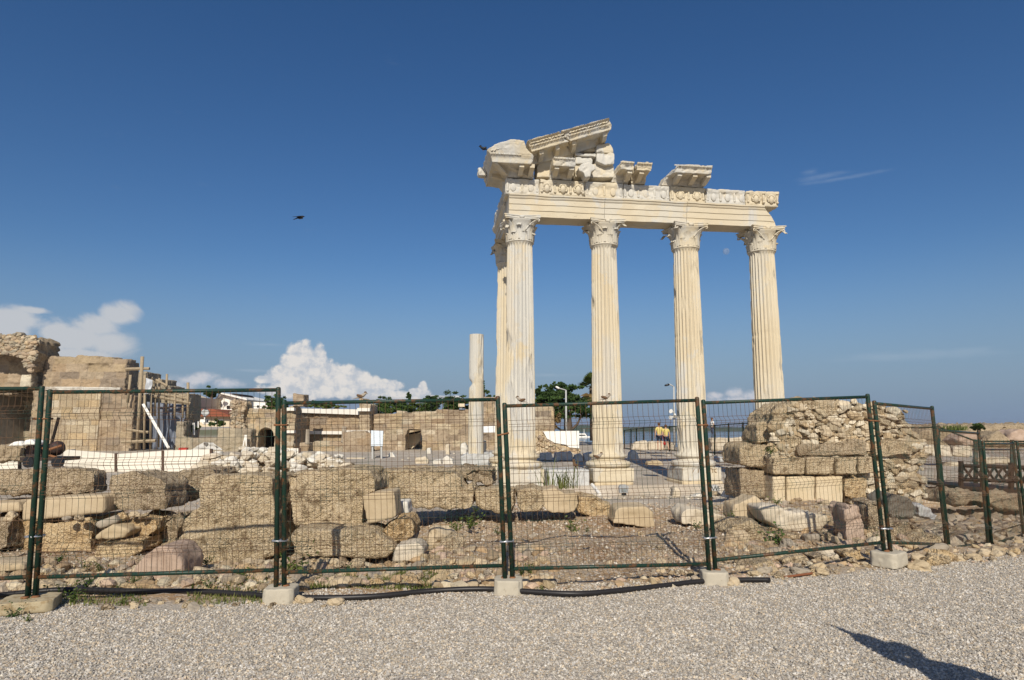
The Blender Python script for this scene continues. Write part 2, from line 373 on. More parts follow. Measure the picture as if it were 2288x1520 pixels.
grav=MIX(nt,vs.outputs[0],(.34,.30,.245),(.52,.46,.38)); grav=MIX(nt,MA(nt,'MULTIPLY',SM(nt,vs.outputs[1],.75,1.),.6),grav,(.45,.35,.24))
a1=noise(nt,p,1.1,5.,.65,4.); a2=noise(nt,p,7.,5.,.7,2.)
soil=MIX(nt,SM(nt,a1,.38,.62),(.29,.185,.098),(.42,.31,.19))
soil=MIX(nt,MA(nt,'MULTIPLY',SM(nt,a2,.55,.72),.55),soil,(.165,.095,.05))
v2=N(nt,'ShaderNodeTexVoronoi',{'Vector':p,'Scale':34.}); w2=N(nt,'ShaderNodeSeparateColor',{0:v2.outputs['Color']})
soil=MIX(nt,MA(nt,'MULTIPLY',SM(nt,w2.outputs[0],.5,.8),.7),soil,MIX(nt,w2.outputs[1],(.34,.29,.24),(.56,.49,.39)))
# gravelled walk and worn paving further in
pale=MIX(nt,SM(nt,noise(nt,p,.6,5.,.7,8.),.4,.65),(.42,.355,.275),(.54,.475,.385)); pale=MIX(nt,MA(nt,'MULTIPLY',SM(nt,w2.outputs[2],.6,.9),.4),pale,(.30,.26,.22))
kp=SM(nt,MA(nt,'ADD',Y,MA(nt,'MULTIPLY',MA(nt,'SUBTRACT',a1,.5),7.)),11.6,13.4)
kp=MA(nt,'MULTIPLY',kp,MA(nt,'SUBTRACT',1.,MA(nt,'MULTIPLY',SM(nt,MA(nt,'SUBTRACT',X,MA(nt,'MULTIPLY',Y,.40)),-.6,1.),SM(nt,Y,30.,24.))))
base=MIX(nt,kp,soil,pale)
grass=SM(nt,noise(nt,p,.35,5.,.75,20.),.55,.66); far=SM(nt,Y,70.,160.)
base=MIX(nt,MA(nt,'MULTIPLY',far,.85),base,MIX(nt,grass,(.12,.13,.05),(.30,.25,.15)))
c=MIX(nt,k,grav,base)
hgt=MA(nt,'ADD',MA(nt,'MULTIPLY',vo.outputs['Distance'],-.6),MA(nt,'ADD',MA(nt,'MULTIPLY',v2.outputs['Distance'],-.7),a2))
setc(nt,b,c,hgt,.02,.7); b.inputs['Roughness'].default_value=.95
GROUNDM=m
ground=fastmesh('ground',np.stack([GX.ravel(),GY.ravel(),GZ.ravel()],1),np.stack([I,I+1,I+nx+1,I+nx],1),m,None,True); tag(ground,kind='structure')
def zat(x,y): return float(zg(np.array([x]),np.array([y]))[0])
# sea
m,nt,b,p=newmat('sea_water'); h=noise(nt,p,.22,6.,.6,0,(1,.45,1)); setc(nt,b,(.05,.10,.16),h,.12,.12)
b.inputs['Roughness'].default_value=.12; b.inputs['Specular IOR Level'].default_value=.5
mb=MB(); mb.add([(-9000,50,-4.2),(12000,50,-4.2),(12000,14000,-4.2),(-9000,14000,-4.2)],[(0,1,2,3)]); tag(mb.build('sea',m),kind='structure')
# low wooded headland across the bay
m,nt,b,p=newmat('headland_scrub'); setc(nt,b,MIX(nt,noise(nt,p,.03,5.,.7),(.05,.075,.05),(.10,.12,.085)))
hx=np.linspace(60,420,60); V=[];Fq=[]
for i,x in enumerate(hx):
    t=i/59; top=-4.2+6.2*(1-t)**.6*(1+.25*vnoise(np.array([[x*.05,0,0]]))[0])*min(1,(t+.02)*20)
    V+=[(x,640+.3*x,-4.6),(x,660+.3*x,top*.6-1.5),(x,690+.3*x,top),(x,800+.3*x,-4.6)]
for i in range(59):
    for q in range(3): Fq.append((i*4+q,i*4+4+q,i*4+5+q,i*4+1+q))
mb=MB(); mb.add(V,Fq); tag(mb.build('headland_hill',m,smooth=True),kind='structure')

# ---- loose crushed stone of the path: one sheet of stones nobody could count
def pebbles(name,n,sampler,smin,smax,pal,seed):
    rg=np.random.default_rng(seed); x,y=sampler(rg,n); n=len(x)
    z=zg(x,y); s=smin+(smax-smin)*rg.random(n)**2.2
    O=np.array([(1,0,0),(-1,0,0),(0,1,0),(0,-1,0),(0,0,1),(0,0,-1)],float)
    FO=np.array([(0,2,4),(2,1,4),(1,3,4),(3,0,4),(2,0,5),(1,2,5),(3,1,5),(0,3,5)])
    V=O[None]*(1+.55*(rg.random((n,6,1))-.5))+.35*(rg.random((n,6,3))-.5)
    a=rg.random(n)*6.283; t=(rg.random(n)-.5)*1.4
    ca,sa_,ct,st=np.cos(a),np.sin(a),np.cos(t),np.sin(t)
    V=V*np.stack([np.ones(n),.55+.4*rg.random(n),.5+.35*rg.random(n)],1)[:,None,:]
    x1=V[...,0]*ct[:,None]-V[...,2]*st[:,None]; z1=V[...,0]*st[:,None]+V[...,2]*ct[:,None]
    x2=x1*ca[:,None]-V[...,1]*sa_[:,None]; y2=x1*sa_[:,None]+V[...,1]*ca[:,None]
    V=np.stack([x2,y2,z1],-1)*s[:,None,None]+np.stack([x,y,z+s*.28],1)[:,None,:]
    Fc=(FO[None]+(np.arange(n)*6)[:,None,None]).reshape(-1,3)
    pal=np.array(pal); c=pal[rg.integers(0,len(pal),n)]*(.72+.4*rg.random((n,1))); c=np.repeat(c,8,0)
    return tag(fastmesh(name,V.reshape(-1,3),Fc,ROCKC,c),kind='stuff')
def gs(rg,n):
    y=4.1+rg.random(n)*4.6; x=(rg.random(n)-.5)*2*(.86*y)
    k=(y<gline(x)+.05+.25*(vnoise(np.stack([x*1.7,y*1.7,x*0],1))))
    # worn bald patches where the fine bed shows
    return x[k],y[k]
gr=pebbles('path_gravel',190000,gs,.006,.0155,[(.50,.45,.38),(.43,.385,.32),(.57,.515,.43),(.48,.39,.285),(.36,.33,.285),(.50,.465,.42),(.55,.46,.34),(.60,.56,.50),(.30,.275,.24)],1)
tag(gr,'pale crushed stone gravel covering the path in front of the fence','gravel')
def gs2(rg,n):
    y=6.4+rg.random(n)*8; x=(rg.random(n)-.5)*2*(.9*y); k=(y>gline(x)-.05)
    d=vnoise(np.stack([x*1.1,y*1.1,x*0+3],1)); k&=(rg.random(n)<.35+.6*d+.35*(np.abs(x-1)<2.2))
    return x[k],y[k]
gr=pebbles('pit_gravel',46000,gs2,.008,.032,[(.46,.38,.27),(.52,.45,.34),(.40,.30,.19),(.33,.27,.2),(.5,.36,.25),(.56,.5,.42)],2)
tag(gr,'loose stones scattered over the brown soil behind the fence','loose stones')

# ------------------------------------------------------------------ voxel stones
_dg=None
def voxmesh(name,v,f,vox,smooth_it,amp,fr,seed,pit=.0,spall=0.):
    """closed rough solid -> even voxel skin -> worn edges -> weathered surface (a new mesh)"""
    me=bpy.data.meshes.new(name); me.from_pydata([tuple(q) for q in v],[],f)
    bm=bmesh.new(); bm.from_mesh(me); bmesh.ops.recalc_face_normals(bm,faces=bm.faces); bm.to_mesh(me); bm.free()
    o=bpy.data.objects.new(name,me); TMP.objects.link(o)
    r=o.modifiers.new('r','REMESH'); r.mode='VOXEL'; r.voxel_size=vox
    if smooth_it: q=o.modifiers.new('s','SMOOTH'); q.factor=.5; q.iterations=smooth_it
    VL.update(); dg=bpy.context.evaluated_depsgraph_get(); e=o.evaluated_get(dg)
    n=bpy.data.meshes.new_from_object(e); bpy.data.objects.remove(o); bpy.data.meshes.remove(me)
    k=len(n.vertices); P=np.empty(k*3); n.vertices.foreach_get('co',P); P=P.reshape(-1,3)
    Nn=np.empty(k*3); n.vertex_normals.foreach_get('vector',Nn); Nn=Nn.reshape(-1,3)
    s=np.array([seed*3.1,seed*7.7,seed*1.9])
    d=fbm(P*fr+s,2)*amp+fbm(P*fr*3.3+s,3)*amp*.55
    if pit: 
        q=fbm(P*fr*2.1+s+31,3); d-=pit*np.clip(q-.35,0,1)*1.6
        q=1-np.abs(vnoise(P*np.array([.9,.9,2.2])*fr*.55+s+9)); d-=pit*.8*np.clip(q-.9,0,1)*8
    if spall:
        wq=P*fr*.42+np.stack([vnoise(P*fr*.9+s),vnoise(P*fr*.9+s+4),vnoise(P*fr*.9+s+8)],1)*.35+s
        cell=vnoise(np.floor(wq)+.0); d-=spall*np.clip(cell-.1,0,1); cell=vnoise(np.floor(wq*2.3)+7.); d-=.45*spall*np.clip(cell-.2,0,1)
    P=P+Nn*d[:,None]; n.vertices.foreach_set('co',P.ravel()); n.update(); return n
TMP=bpy.data.collections.new('workbench'); COL.children.link(TMP); VL=bpy.context.view_layer
cnt=[0]
def stone(name,label,px,Y,th,m,cat='stone block',group=None,parent=None,vox=.027,amp=.012,fr=3.,sm=0,pit=.03,sink=0,taper=.0,hull=None):
    """outline on the plane Y, real depth th behind it"""
    cnt[0]+=1
    A=[atY(x,y,Y) for x,y in px]; A=np.array(A); c=A.mean(0)
    if sink: A[:,2]=np.where(A[:,2]<A[:,2].min()+.35*(np.ptp(A[:,2])),A[:,2]-sink,A[:,2])
    B=c+(A-c)*(1-taper); B=B+np.array([0,th,0]); n=len(A)
    lo=np.array([c[0],Y+th/2,A[:,2].min()]); v=np.vstack([A,B])-lo
    f=[tuple(range(n)),tuple(range(2*n-1,n-1,-1))]+[(i,n+i,n+(i+1)%n,(i+1)%n) for i in range(n)]
    me=voxmesh(name,v,f,vox,sm,amp,fr,cnt[0],pit,min(.06,amp*1.9) if amp>=.01 and sm<5 else 0.)
    o=link(name,me,m,parent,True,lo)
    if label: tag(o,label,cat,group)
    return o

# ------------------------------------------------------------------ the temple corner
TH=R(7.75); O3=np.array([.288,23.,0.]); EU=np.array([math.cos(TH),math.sin(TH),0]); EW=np.array([math.sin(TH),-math.cos(TH),0])
def TT(px,py,w):
    r=ray(px,py); o=np.array([0,0,CZ]); t=(w-np.dot(o-O3,EW))/np.dot(r,EW); p=o+r*t
    return float(np.dot(p-O3,EU)),float(p[2])
temple=thing('temple_ruin','standing corner of a white marble temple with fluted columns and broken pediment','temple ruin',tuple(O3),TH)
CU=[(0,0),(3.2,0),(6.42,0),(9.53,0),(0,3.2)]          # column axes (u, away from camera)
def shaft_mesh(seed):
    nf,k=24,8; zs=np.concatenate([[.60,.63,.66,.70,.76,.82,.88],np.linspace(1.0,7.9,64),[7.98,8.05,8.1,8.14,8.18,8.22,8.25]])
    n=nf*k; a=np.arange(n)/n*2*math.pi; ph=(np.arange(n)%k)/k
    fl=np.where((ph<.12)|(ph>.88),0,np.sin(np.pi*np.clip((ph-.1)/.8,0,1)))**.75
    V=[]
    for z in zs:
        t=(z-.6)/7.65; r=.553-.088*t-.012*math.sin(math.pi*t)*-1
        flare=.05*max(0,1-(z-.6)/.12)**2+.035*max(0,1-(8.25-z)/.1)**2
        dep=.052*min(1,max(0,(z-.74)/.1))**.5*min(1,max(0,(8.2-z)/.08))**.5
        P=np.stack([np.cos(a)*1.6+seed*9,np.sin(a)*1.6,np.full(n,z*1.1)],1)
        e=fbm(P,3); chip=np.clip(e-.38,0,.35); fine=fbm(P*5+3,2)
        d=dep*fl*(1-np.clip(chip*5,0,1))
        rr=r+flare-d-chip*.16-.006*np.maximum(0,fine)
        # horizontal joints between drums
        for jz in ((2.1+.4*math.sin(seed*2)),(4.6+.5*math.sin(seed*5)),(6.6+.3*math.cos(seed*3))):
            rr=rr-.012*np.exp(-((z-jz)/.03)**2)
        V.append(np.stack([rr*np.cos(a),rr*np.sin(a),np.full(n,z)],1))
    V=np.vstack(V); i=np.arange(n); j=(i+1)%n
    Fq=np.vstack([np.stack([q*n+i,q*n+j,(q+1)*n+j,(q+1)*n+i],1) for q in range(len(zs)-1)])
    return V,Fq
def capital(seed):
    rg=random.Random(seed); mb=MB(); z0=8.25
    mb.lathe([(.46,0),(.50,.0),(.525,.03),(.525,.05),(.50,.08),(.47,.085),(.475,.2),(.49,.4),(.525,.6),(.585,.74),(.63,.80),(.63,.815)],32,(0,0,z0))
    def bell(t): return .475+.03*t+.12*max(0,t-.5)**1.5*3.2
    def leaf(a,h,wd,zb,r0,curl):
        nv,nu=9,7; v=[]
        dmg=rg.uniform(.75,1.05)
        for i in range(nv):
            t=i/(nv-1)*dmg; zz=zb+h*math.sin(min(1.,t)*1.45)/math.sin(1.45); r=bell((zz-z0)/.82)+r0+curl*t**3.2; 
            if t>.86: zz-=h*(t-.86)*1.6
            for k in range(nu):
                s=(k/(nu-1)-.5)*2; ww=wd*(1-.55*t**2)*(1+.14*math.sin(t*22+abs(s)))
                da=s*ww/r; rr=r+.035*(1-abs(s))-.02*abs(s)+.016*math.cos(s*9)
                v.append((rr*math.cos(a+da),rr*math.sin(a+da),zz+rg.uniform(-.008,.008)))
        f=[(i*nu+k,i*nu+k+1,(i+1)*nu+k+1,(i+1)*nu+k) for i in range(nv-1) for k in range(nu-1)]
        mb.add(v,f)
    for k in range(8): leaf(k*math.pi/4+.2,.32,.20,z0+.06,.012,.085)
    for k in range(8): leaf(k*math.pi/4+.2+math.pi/8,.58,.19,z0+.09,.012,.085)
    for k in range(4):
        a=math.pi/4+k*math.pi/2
        if rg.random()<.8: leaf(a,.70,.13,z0+.1,.02,.30)
        for sgn in (-1,1):        # volute stalks curling under the abacus corners
            if rg.random()<.6: continue
            pts=[];rr=[]
            for i in range(14):
                t=i/13; an=a+sgn*.52*(1-t)**1.4; r=.53+.33*t**1.6; z=z0+.42+.38*math.sin(t*1.5)
                pts.append((r*math.cos(an),r*math.sin(an),z)); rr.append(.02)
            c=Vector(pts[-1]); dr=Vector((math.cos(a),math.sin(a),0))
            for i in range(9):
                an=i/8*4.6; q=.05*(1-i/12); pts.append(tuple(c+dr*(q*math.sin(an)-.0)+Vector((0,0,-.05+q*math.cos(an))))); rr.append(.02)
            mb.tube(pts,rr,6)
        a2=k*math.pi/2            # flower in the middle of each side
        mb.box((.59*math.cos(a2),.59*math.sin(a2),z0+.86),(.08,.16,.09),Matrix.Rotation(a2,3,'Z'),.02)
    return mb
def abacus(seed):
    rg=random.Random(seed+50); mb=MB(); out=[]
    for k in range(4):
        a=k*math.pi/2; 
        for s in np.linspace(-1,1,13)[:-1]:
            d=.70-.14*(1-s*s); l=.66*s
            if abs(s)>.99: d=.68
            out.append((d*math.cos(a)-l*math.sin(a),d*math.sin(a)+l*math.cos(a)))
    n=len(out)
    for lo,hi,sc in ((9.06,9.10,.94),(9.10,9.17,.985),(9.17,9.205,1.02)):
        b=[rg.uniform(.975,1.005) for _ in range(n)]
        mb.prism([(x*sc*q,y*sc*q,lo) for (x,y),q in zip(out,b)],[(x*sc*q,y*sc*q,hi) for (x,y),q in zip(out,b)])
    return mb
def inscr(mb,strokes,u0,w,z0,sc):
    for (x0,y0),(x1,y1) in strokes:
        p=Vector((u0+x0*sc,-w,z0+y0*sc)); q=Vector((u0+x1*sc,-w,z0+y1*sc)); d=q-p
        mb.box((p+q)/2,(.016,.006,d.length),Matrix.Rotation(math.atan2(d.x,d.z),3,'Y'))
INK=paint('inscription_ochre',(.24,.14,.06),.9,.2,20.)
for i,(u,y) in enumerate(CU):
    root=bpy.data.objects.new('column',None); COL.objects.link(root); root.parent=temple; root.location=(u,y,0); root.rotation_euler=(0,0,(0,.3,.12,-.2,.4)[i]*0)
    V,Fq=shaft_mesh(i+1); o=fastmesh('shaft',V,Fq,MARB[i],None,True); o.parent=root
    o.data.set_sharp_from_angle(angle=R(38))
    capital(i+3).build('capital',MARB[i],root,True); bpy.data.objects[-1] if False else None
    abacus(i).build('abacus',MARB[i],root)
    mb=MB(); pr=[(.5,.60),(.60,.60),(.66,.585),(.685,.54),(.66,.49),(.60,.475),(.60,.45),(.585,.42),(.60,.385),(.68,.36),(.70,.35),(.76,.34),(.80,.29),(.81,.25),(.79,.19),(.74,.145),(.5,.14)]
    mb.lathe([(r*(1+.0),z) for r,z in pr[::-1]],48); mb.build('base_moulding',MARB[i],root,True)
    s=.735; q=.02
    def slab(lo,hi,h,nm,m):
        v=[(-h,-h,lo),(h,-h,lo),(h,h,lo),(-h,h,lo)]; 
        v=v+[(a,b,hi) for a,b,_ in v]
        me=voxmesh(nm,v,[(0,1,2,3),(4,5,6,7),(0,1,5,4),(1,2,6,5),(2,3,7,6),(3,0,4,7)],.03,1,.006,3.,i+70,.015)
        return link(nm,me,m,root,True)
    slab(-.33,.137,s,'plinth',MARB[i]); slab(-.48,-.333,s-.03+(.05 if i==2 else 0),'lower_plinth',CREAM if i else MARB[i])
    if i==2:
        mb=MB()
        inscr(mb,[((0,0),(.5,1)),((1.6,0),(1.6,1)),((1.6,1),(2.2,1)),((3.6,0),(4.0,1)),((4.0,1),(4.4,0)),((4.7,0),(4.7,1)),((4.7,1),(5.3,1)),((5.3,1),(5.3,0)),((5.9,.2),(5.9,.8)),((5.9,.8),(6.4,1)),((5.9,.2),(6.4,0))],-.36,.752,-.04,.14)
        mb.build('inscription',INK,root)
# stylobate blocks between the first columns
def tblock(nm,u0,u1,w0,w1,z0,z1,m,parent=temple,seed=1,vox=.03,sm=1,amp=.01):
    v=[(u0,-w1,z0),(u1,-w1,z0),(u1,-w0,z0),(u0,-w0,z0)]; v=v+[(a,b,z1) for a,b,_ in v]
    return link(nm,voxmesh(nm,v,[(0,1,2,3),(4,5,6,7),(0,1,5,4),(1,2,6,5),(2,3,7,6),(3,0,4,7)],vox,sm,amp,3.,seed,.02),m,parent,True)
tblock('stylobate_block',.82,2.33,-.5,.70,-.46,.10,BLUEGREY,seed=81); 
tblock('foundation',1.2,9.2,-.6,.80,-1.0,-.49,plainstone('grey_mortar',(.34,.30,.24),(.42,.37,.30),1.5,.3),seed=82,vox=.05)
tblock('foundation',-1.0,1.18,-.6,.78,-1.0,-.50,CONGD,seed=83,vox=.04,amp=.04,sm=2)

def ext(prof,u0,u1,n=2,e0=None,e1=None,jit=0.,back=False,seed=0):
    """closed profile of (w,z) swept along u; back=True sweeps along the side of the temple instead"""
    k=len(prof); V=[]
    for i in range(n+1):
        for j,(w_,z) in enumerate(prof):
            a=u0+(e0[j] if e0 else 0); b=u1+(e1[j] if e1 else 0); u=a+(b-a)*i/n
            V.append((-w_,u,z) if back else (u,-w_,z))
    V=np.array(V)
    if jit: V=V+jit*np.stack([fbm(V*2+seed,3),fbm(V*2+seed+5,3),fbm(V*2+seed+11,3)],1)*np.array([.3,1,1])
    f=[(i*k+j,i*k+(j+1)%k,(i+1)*k+(j+1)%k,(i+1)*k+j) for i in range(n) for j in range(k)]
    f+=[tuple(range(k-1,-1,-1)),tuple(n*k+j for j in range(k))]
    return V,f
def mesh_obj(nm,V,f,m,parent,smooth=False):
    mb=MB(); mb.add(V,f); return mb.build(nm,m,parent,smooth)
AP=[(-.45,9.207),(.40,9.207),(.41,9.42),(.435,9.425),(.445,9.64),(.47,9.645),(.48,9.84),(.50,9.85),(.52,9.88),(.53,9.92),(.57,9.95),(.575,10.0),(-.45,10.0)]
for j,(a,b,e) in enumerate(((-.46,3.12,None),(3.135,6.33,None),(6.345,9.45,[.5,.5,.45,.42,.3,.25,.1,.05,.03,.02,0,-.02,.1]))):
    V,f=ext(AP,a,b,40,None,e,.012,False,j*7); o=mesh_obj('architrave_block',V,f,MARB[5] if j<2 else MARB[5],temple)
V,f=ext(AP,.47,3.95,40,None,None,.012,True,40); mesh_obj('side_architrave',V,f,MARB[5],temple)
# bead rows under the mouldings of the architrave
def face_mesh(curls=True):
    v,f=ICO[3]; v=v.copy(); x,y,z=v[:,0],v[:,1],v[:,2]
    r=np.ones(len(v)); fr=np.clip(-y,0,1)
    r+=.22*fr*np.exp(-((x/.16)**2+((z+.02)/.33)**2))            # nose
    for sx in (-.36,.36): r-=.16*fr*np.exp(-(((x-sx)/.18)**2+((z-.18)/.13)**2))
    r-=.10*fr*np.exp(-((x/.3)**2+((z+.45)/.08)**2)); r+=.07*fr*np.exp(-((x/.3)**2+((z+.36)/.07)**2))
    v=v*r[:,None]*np.array([.125,.11,.175]); mb=MB(); mb.add(v,f.tolist())
    rg=random.Random(3)
    for k in range(13 if curls else 0):
        a=-.5+k/12*(math.pi+1.0); q,g=rockmesh(k,1,.2,(.045,.05,.05))
        mb.add(q+np.array([.15*math.cos(a)*(1+.1*rg.random()),-.015-.02*rg.random(),.02+.17*math.sin(a)]),g.tolist())
    me=bpy.data.meshes.new('carved_face'); me.from_pydata(mb.v,[],mb.f); return me
FM=face_mesh(); FW=face_mesh(False)
def console(mb,u,w,z0,z1,wd=.1,q=1.):
    v,f=ICO[2]; mb.add(v*np.array([wd*.55,.05+.05*q,(z1-z0)*.5])+np.array([u,-w+.02,(z0+z1)/2]),f.tolist()); mb.add(v*np.array([wd*.6,.085*q,.06])+np.array([u,-w-.01*q,z0+.06]),f.tolist())
    if q>.6: mb.box((u,-w-.02,z1-.03),(wd*1.2,.1,.05))
FR=[(-.60,.655,6+2,[1147,1187]),(.67,2.375,6,[1222,1258,1292]),(2.39,3.845,8,[1331,1370]),(3.86,5.68,7,[1410,1443,1483]),(5.70,7.09,6,[1520,1557]),(7.105,8.72,7,[1594,1625,1656]),(8.735,10.1,6,[1688,1722])]
for j,(a,b,mi,fx) in enumerate(FR):
    zt=[10.60,10.63,10.62,10.60,10.62,10.60,10.61][j]
    pr=[(-.42,10.004),(.45,10.004),(.47,10.1),(.46,10.4),(.50,10.46),(.53,zt-.02),(.50,zt),(-.42,zt)]
    V,f=ext(pr,a,b,2); me=voxmesh('frieze_block',V,f,.03,3,.014,3.,90+j,.03)
    blk=link('frieze_block',me,MARB[mi],temple,True)
    us=[TT(x,415,.5)[0] for x in fx]; rel=[.35,1.,.3,.3,.6,.45,.95][j]
    mids=[(us[q]+us[q+1])/2 for q in range(len(us)-1)]+[max(a+.08,us[0]-.36),min(b-.08,us[-1]+.36)]
    for u in mids: mb=MB(); console(mb,u,.46,10.1,10.54,.09,rel); mb.build('carved_bracket',MARB[mi],blk,True)
    for u in us:
        o=bpy.data.objects.new('carved_face',(FM if rel>.5 else FW).copy()); o.data.materials.append(MARB[mi]); o.data.polygons.foreach_set('use_smooth',[True]*len(o.data.polygons))
        COL.objects.link(o); o.parent=blk; sc=1.0 if mi==6 else .93; o.scale=(sc*.92,sc*rel,sc*.95); o.location=(u,-.475,10.27)
# frieze along the shaded side
for j,(a,b) in enumerate(((-.30,1.1),(1.12,2.6),(2.62,4.5))):
    pr=[(-.3,10.006),(.46,10.006),(.56,10.15),(.5,10.4),(.54,10.6),(-.3,10.6)]
    V,f=ext(pr,a,b,2,None,None,0,True); link('side_frieze_block',voxmesh('side_frieze_block',V,f,.04,3,.05,2.,60+j,.04),MARB[7],temple,True)
# cornice
CP=[(-.3,0),(.50,0),(.53,.10),(.60,.17),(.62,.26),(1.12,.27),(1.16,.25),(1.19,.42),(1.27,.55),(-.3,.55)]
def modillion(mb,u,z0,wd=.17,tilt=None):
    q=[(.54,.03),(.72,.05),(.95,.12),(1.08,.17),(1.09,.30),(.54,.30)]
    A=[(u-wd/2,-w_,z0+z) for w_,z in q]; B=[(u+wd/2,-w_,z0+z) for w_,z in q]
    if tilt is not None: A=[tilt(p) for p in A]; B=[tilt(p) for p in B]
    mb.prism(A,B)
def cornice(nm,a,b,z0,mods,m,seed,prof=CP,tilt=None,e0=None,e1=None):
    V,f=ext([(w_,z0+z) for w_,z in prof],a,b,2,e0,e1)
    if tilt is not None: V=np.array([tilt(p) for p in V])
    o=link(nm,voxmesh(nm,V,f,.028,2,.016,3.,seed,.035),m,temple,True)
    for u in mods: mb=MB(); modillion(mb,u,z0,.17,tilt); mb.build('cornice_bracket',m,o)
    mb=MB(); u=a+.05
    while u<b-.05:
        p=(u,-1.262,z0+.50); mb.box(tilt(p) if tilt else p,(.04,.03,.045),None,.004); u+=.058
    mb.build('egg_and_dart_row',m,o); return o
CM=MARB[8]
def tpoly(nm,px,w,wb,m,seed,sm=2,amp=.014,vox=.03):
    q=[TT(x,y,w) for x,y in px]; A=[(u,-w,z) for u,z in q]; B=[(u,-wb,z) for u,z in q]; n=len(A)
    f=[tuple(range(n)),tuple(range(2*n-1,n-1,-1))]+[(i,n+i,n+(i+1)%n,(i+1)%n) for i in range(n)]
    return link(nm,voxmesh(nm,A+B,f,vox,sm,amp,3.,seed,.03),m,temple,True)
def joined(*parts):
    V=[];Fq=[]
    for v,f in parts: b=len(V); V+=[tuple(q) for q in v]; Fq+=[tuple(i+b for i in q) for q in f]
    return V,Fq
def prismf(A,B): n=len(A); return list(A)+list(B),[tuple(range(n)),tuple(range(2*n-1,n-1,-1))]+[(i,n+i,n+(i+1)%n,(i+1)%n) for i in range(n)]
Z0=10.63; CPa=[(w_,Z0+z) for w_,z in CP]
fr_=ext(CPa,-.52,.36,2,[0,0,-.05,-.1,-.12,-.62,-.66,-.69,-.77,0],[.1,.1,.08,.05,.05,-.1,-.12,-.05,-.05,.1])
sd_=ext(CPa,-.52,1.3,2,[0,0,-.05,-.1,-.12,-.62,-.66,-.69,-.77,0],None,0,True)
qa=[(-1.27,11.17),(-1.31,11.24),(-1.05,11.47),(-.42,11.70),(.02,11.66),(.12,11.4),(.34,11.17)]
sima=prismf([(u*1.0-(.06 if z>11.2 else 0),-1.27-.26*(z-11.17)*1.2,z) for u,z in qa],[(u+.2,.3,z) for u,z in qa])
hump=prismf([(u,-.95,z) for u,z in ((-1.0,11.2),(-1.0,11.62),(-.85,11.74),(.02,11.72),(.1,11.2))],[(u,.35,z) for u,z in ((-1.0,11.2),(-1.0,11.62),(-.85,11.74),(.02,11.72),(.1,11.2))])
side=prismf([(-1.27,-1.27,11.17),(-1.36,-1.36,11.30),(-1.0,-1.3,11.5),(-.6,-1.2,11.5)],[(-1.27,1.1,11.17),(-1.36,1.1,11.42),(-1.0,1.1,11.5),(-.6,1.1,11.5)])
V,f=joined(fr_,sd_,sima,hump,side); crn=link('cornice_block',voxmesh('cornice_block',V,f,.026,1,.012,3.,101,.02,.012),CM,temple,True)
for q in ((-.08,),(.30,)): mb=MB(); modillion(mb,q[0],Z0,.17); mb.build('cornice_bracket',CM,crn)
mb=MB(); mb.prism([(-.50,-.62,10.66),(-.62,-.50,10.66),(-.72,-.6,10.66),(-.6,-.72,10.66)],[(-.95,-1.09,10.90),(-1.09,-.95,10.90),(-1.12,-1.0,10.90),(-1.0,-1.12,10.90)]); mb.build('cornice_bracket',CM,crn)
mb=MB(); mb.prism([(-.5,-.05,10.68),(-.5,.15,10.68),(-1.05,.15,10.80),(-1.05,-.05,10.80)],[(-.5,-.05,10.92),(-.5,.15,10.92),(-1.07,.15,10.92),(-1.07,-.05,10.92)]); mb.build('cornice_bracket',CM,crn)
mb=MB(); u=-1.2
while u<-.15: mb.box((u,-1.275,11.175),(.04,.03,.04),None,.004); u+=.058
mb.build('egg_and_dart_row',CM,crn); mb=MB(); u=-1.18
while u<-.3: mb.box((u,-1.325,11.26+.36*(u+1.18)*.85),(.10,.025,.035),Matrix.Rotation(random.uniform(-.9,.2),3,'Y'),.01); u+=.11
mb.build('carved_leaf_band',CM,crn)
tblock('spout_block',-1.52,-1.22,-.75,-.35,11.0,11.30,MARB[7],seed=105,sm=3,amp=.04)
AL=math.atan(.352)
def rake(p):     # local (s, y, h) -> temple frame, rising along the gable
    s,y,h=p; return (.10+s*math.cos(AL)-h*math.sin(AL),y,11.70+s*math.sin(AL)+h*math.cos(AL))
RP=[(-.25,-.62),(.48,-.62),(.52,-.5),(.6,-.38),(1.12,-.37),(1.16,-.40),(1.18,-.22),(1.22,-.2),(1.25,-.08),(1.36,-.05),(1.42,0),(-.25,0)]
def rpiece(a,b,seed,mods,e0=None,e1=None):
    V,f=ext(RP,a,b,2,e0,e1); V=np.array([rake(p) for p in V]); o=link('raking_cornice_block',voxmesh('r',V,f,.028,2,.016,3.,seed,.03),CM,temple,True)
    for s in mods:
        q=[(.5,-.60),(.75,-.58),(1.0,-.5),(1.06,-.36),(.5,-.36)]; mb=MB()
        mb.prism([rake((s-.08,-w_,h)) for w_,h in q],[rake((s+.08,-w_,h)) for w_,h in q]); mb.build('cornice_bracket',CM,o)
    mb=MB(); s=a+.05
    while s<b-.05: mb.box(rake((s,-1.255,-.2)),(.04,.03,.045),Matrix.Rotation(-AL,3,'Y'),.005); s+=.058
    s=a+.1
    while s<b-.1: mb.box(rake((s,-1.29,-.11)),(.10,.03,.035),Matrix.Rotation(-AL+random.uniform(-.6,.6),3,'Y'),.01); s+=.12
    mb.build('carved_leaf_band',CM,o)
sk=[.0]*11
rpiece(0,1.48,111,[.42,1.05],[.2,.1,.1,.05,.05,.05,0,0,0,-.05,-.05,0],[.25,.22,.2,.15,.1,.05,-.1,-.15,-.2,-.24,-.28,-.2])
rpiece(1.52,3.22,112,[1.72,2.95],[.25,.22,.2,.15,.1,.05,-.1,-.15,-.2,-.24,-.28,-.2],[-.15,-.15,-.1,-.05,0,0,.05,0,0,-.02,-.03,0])
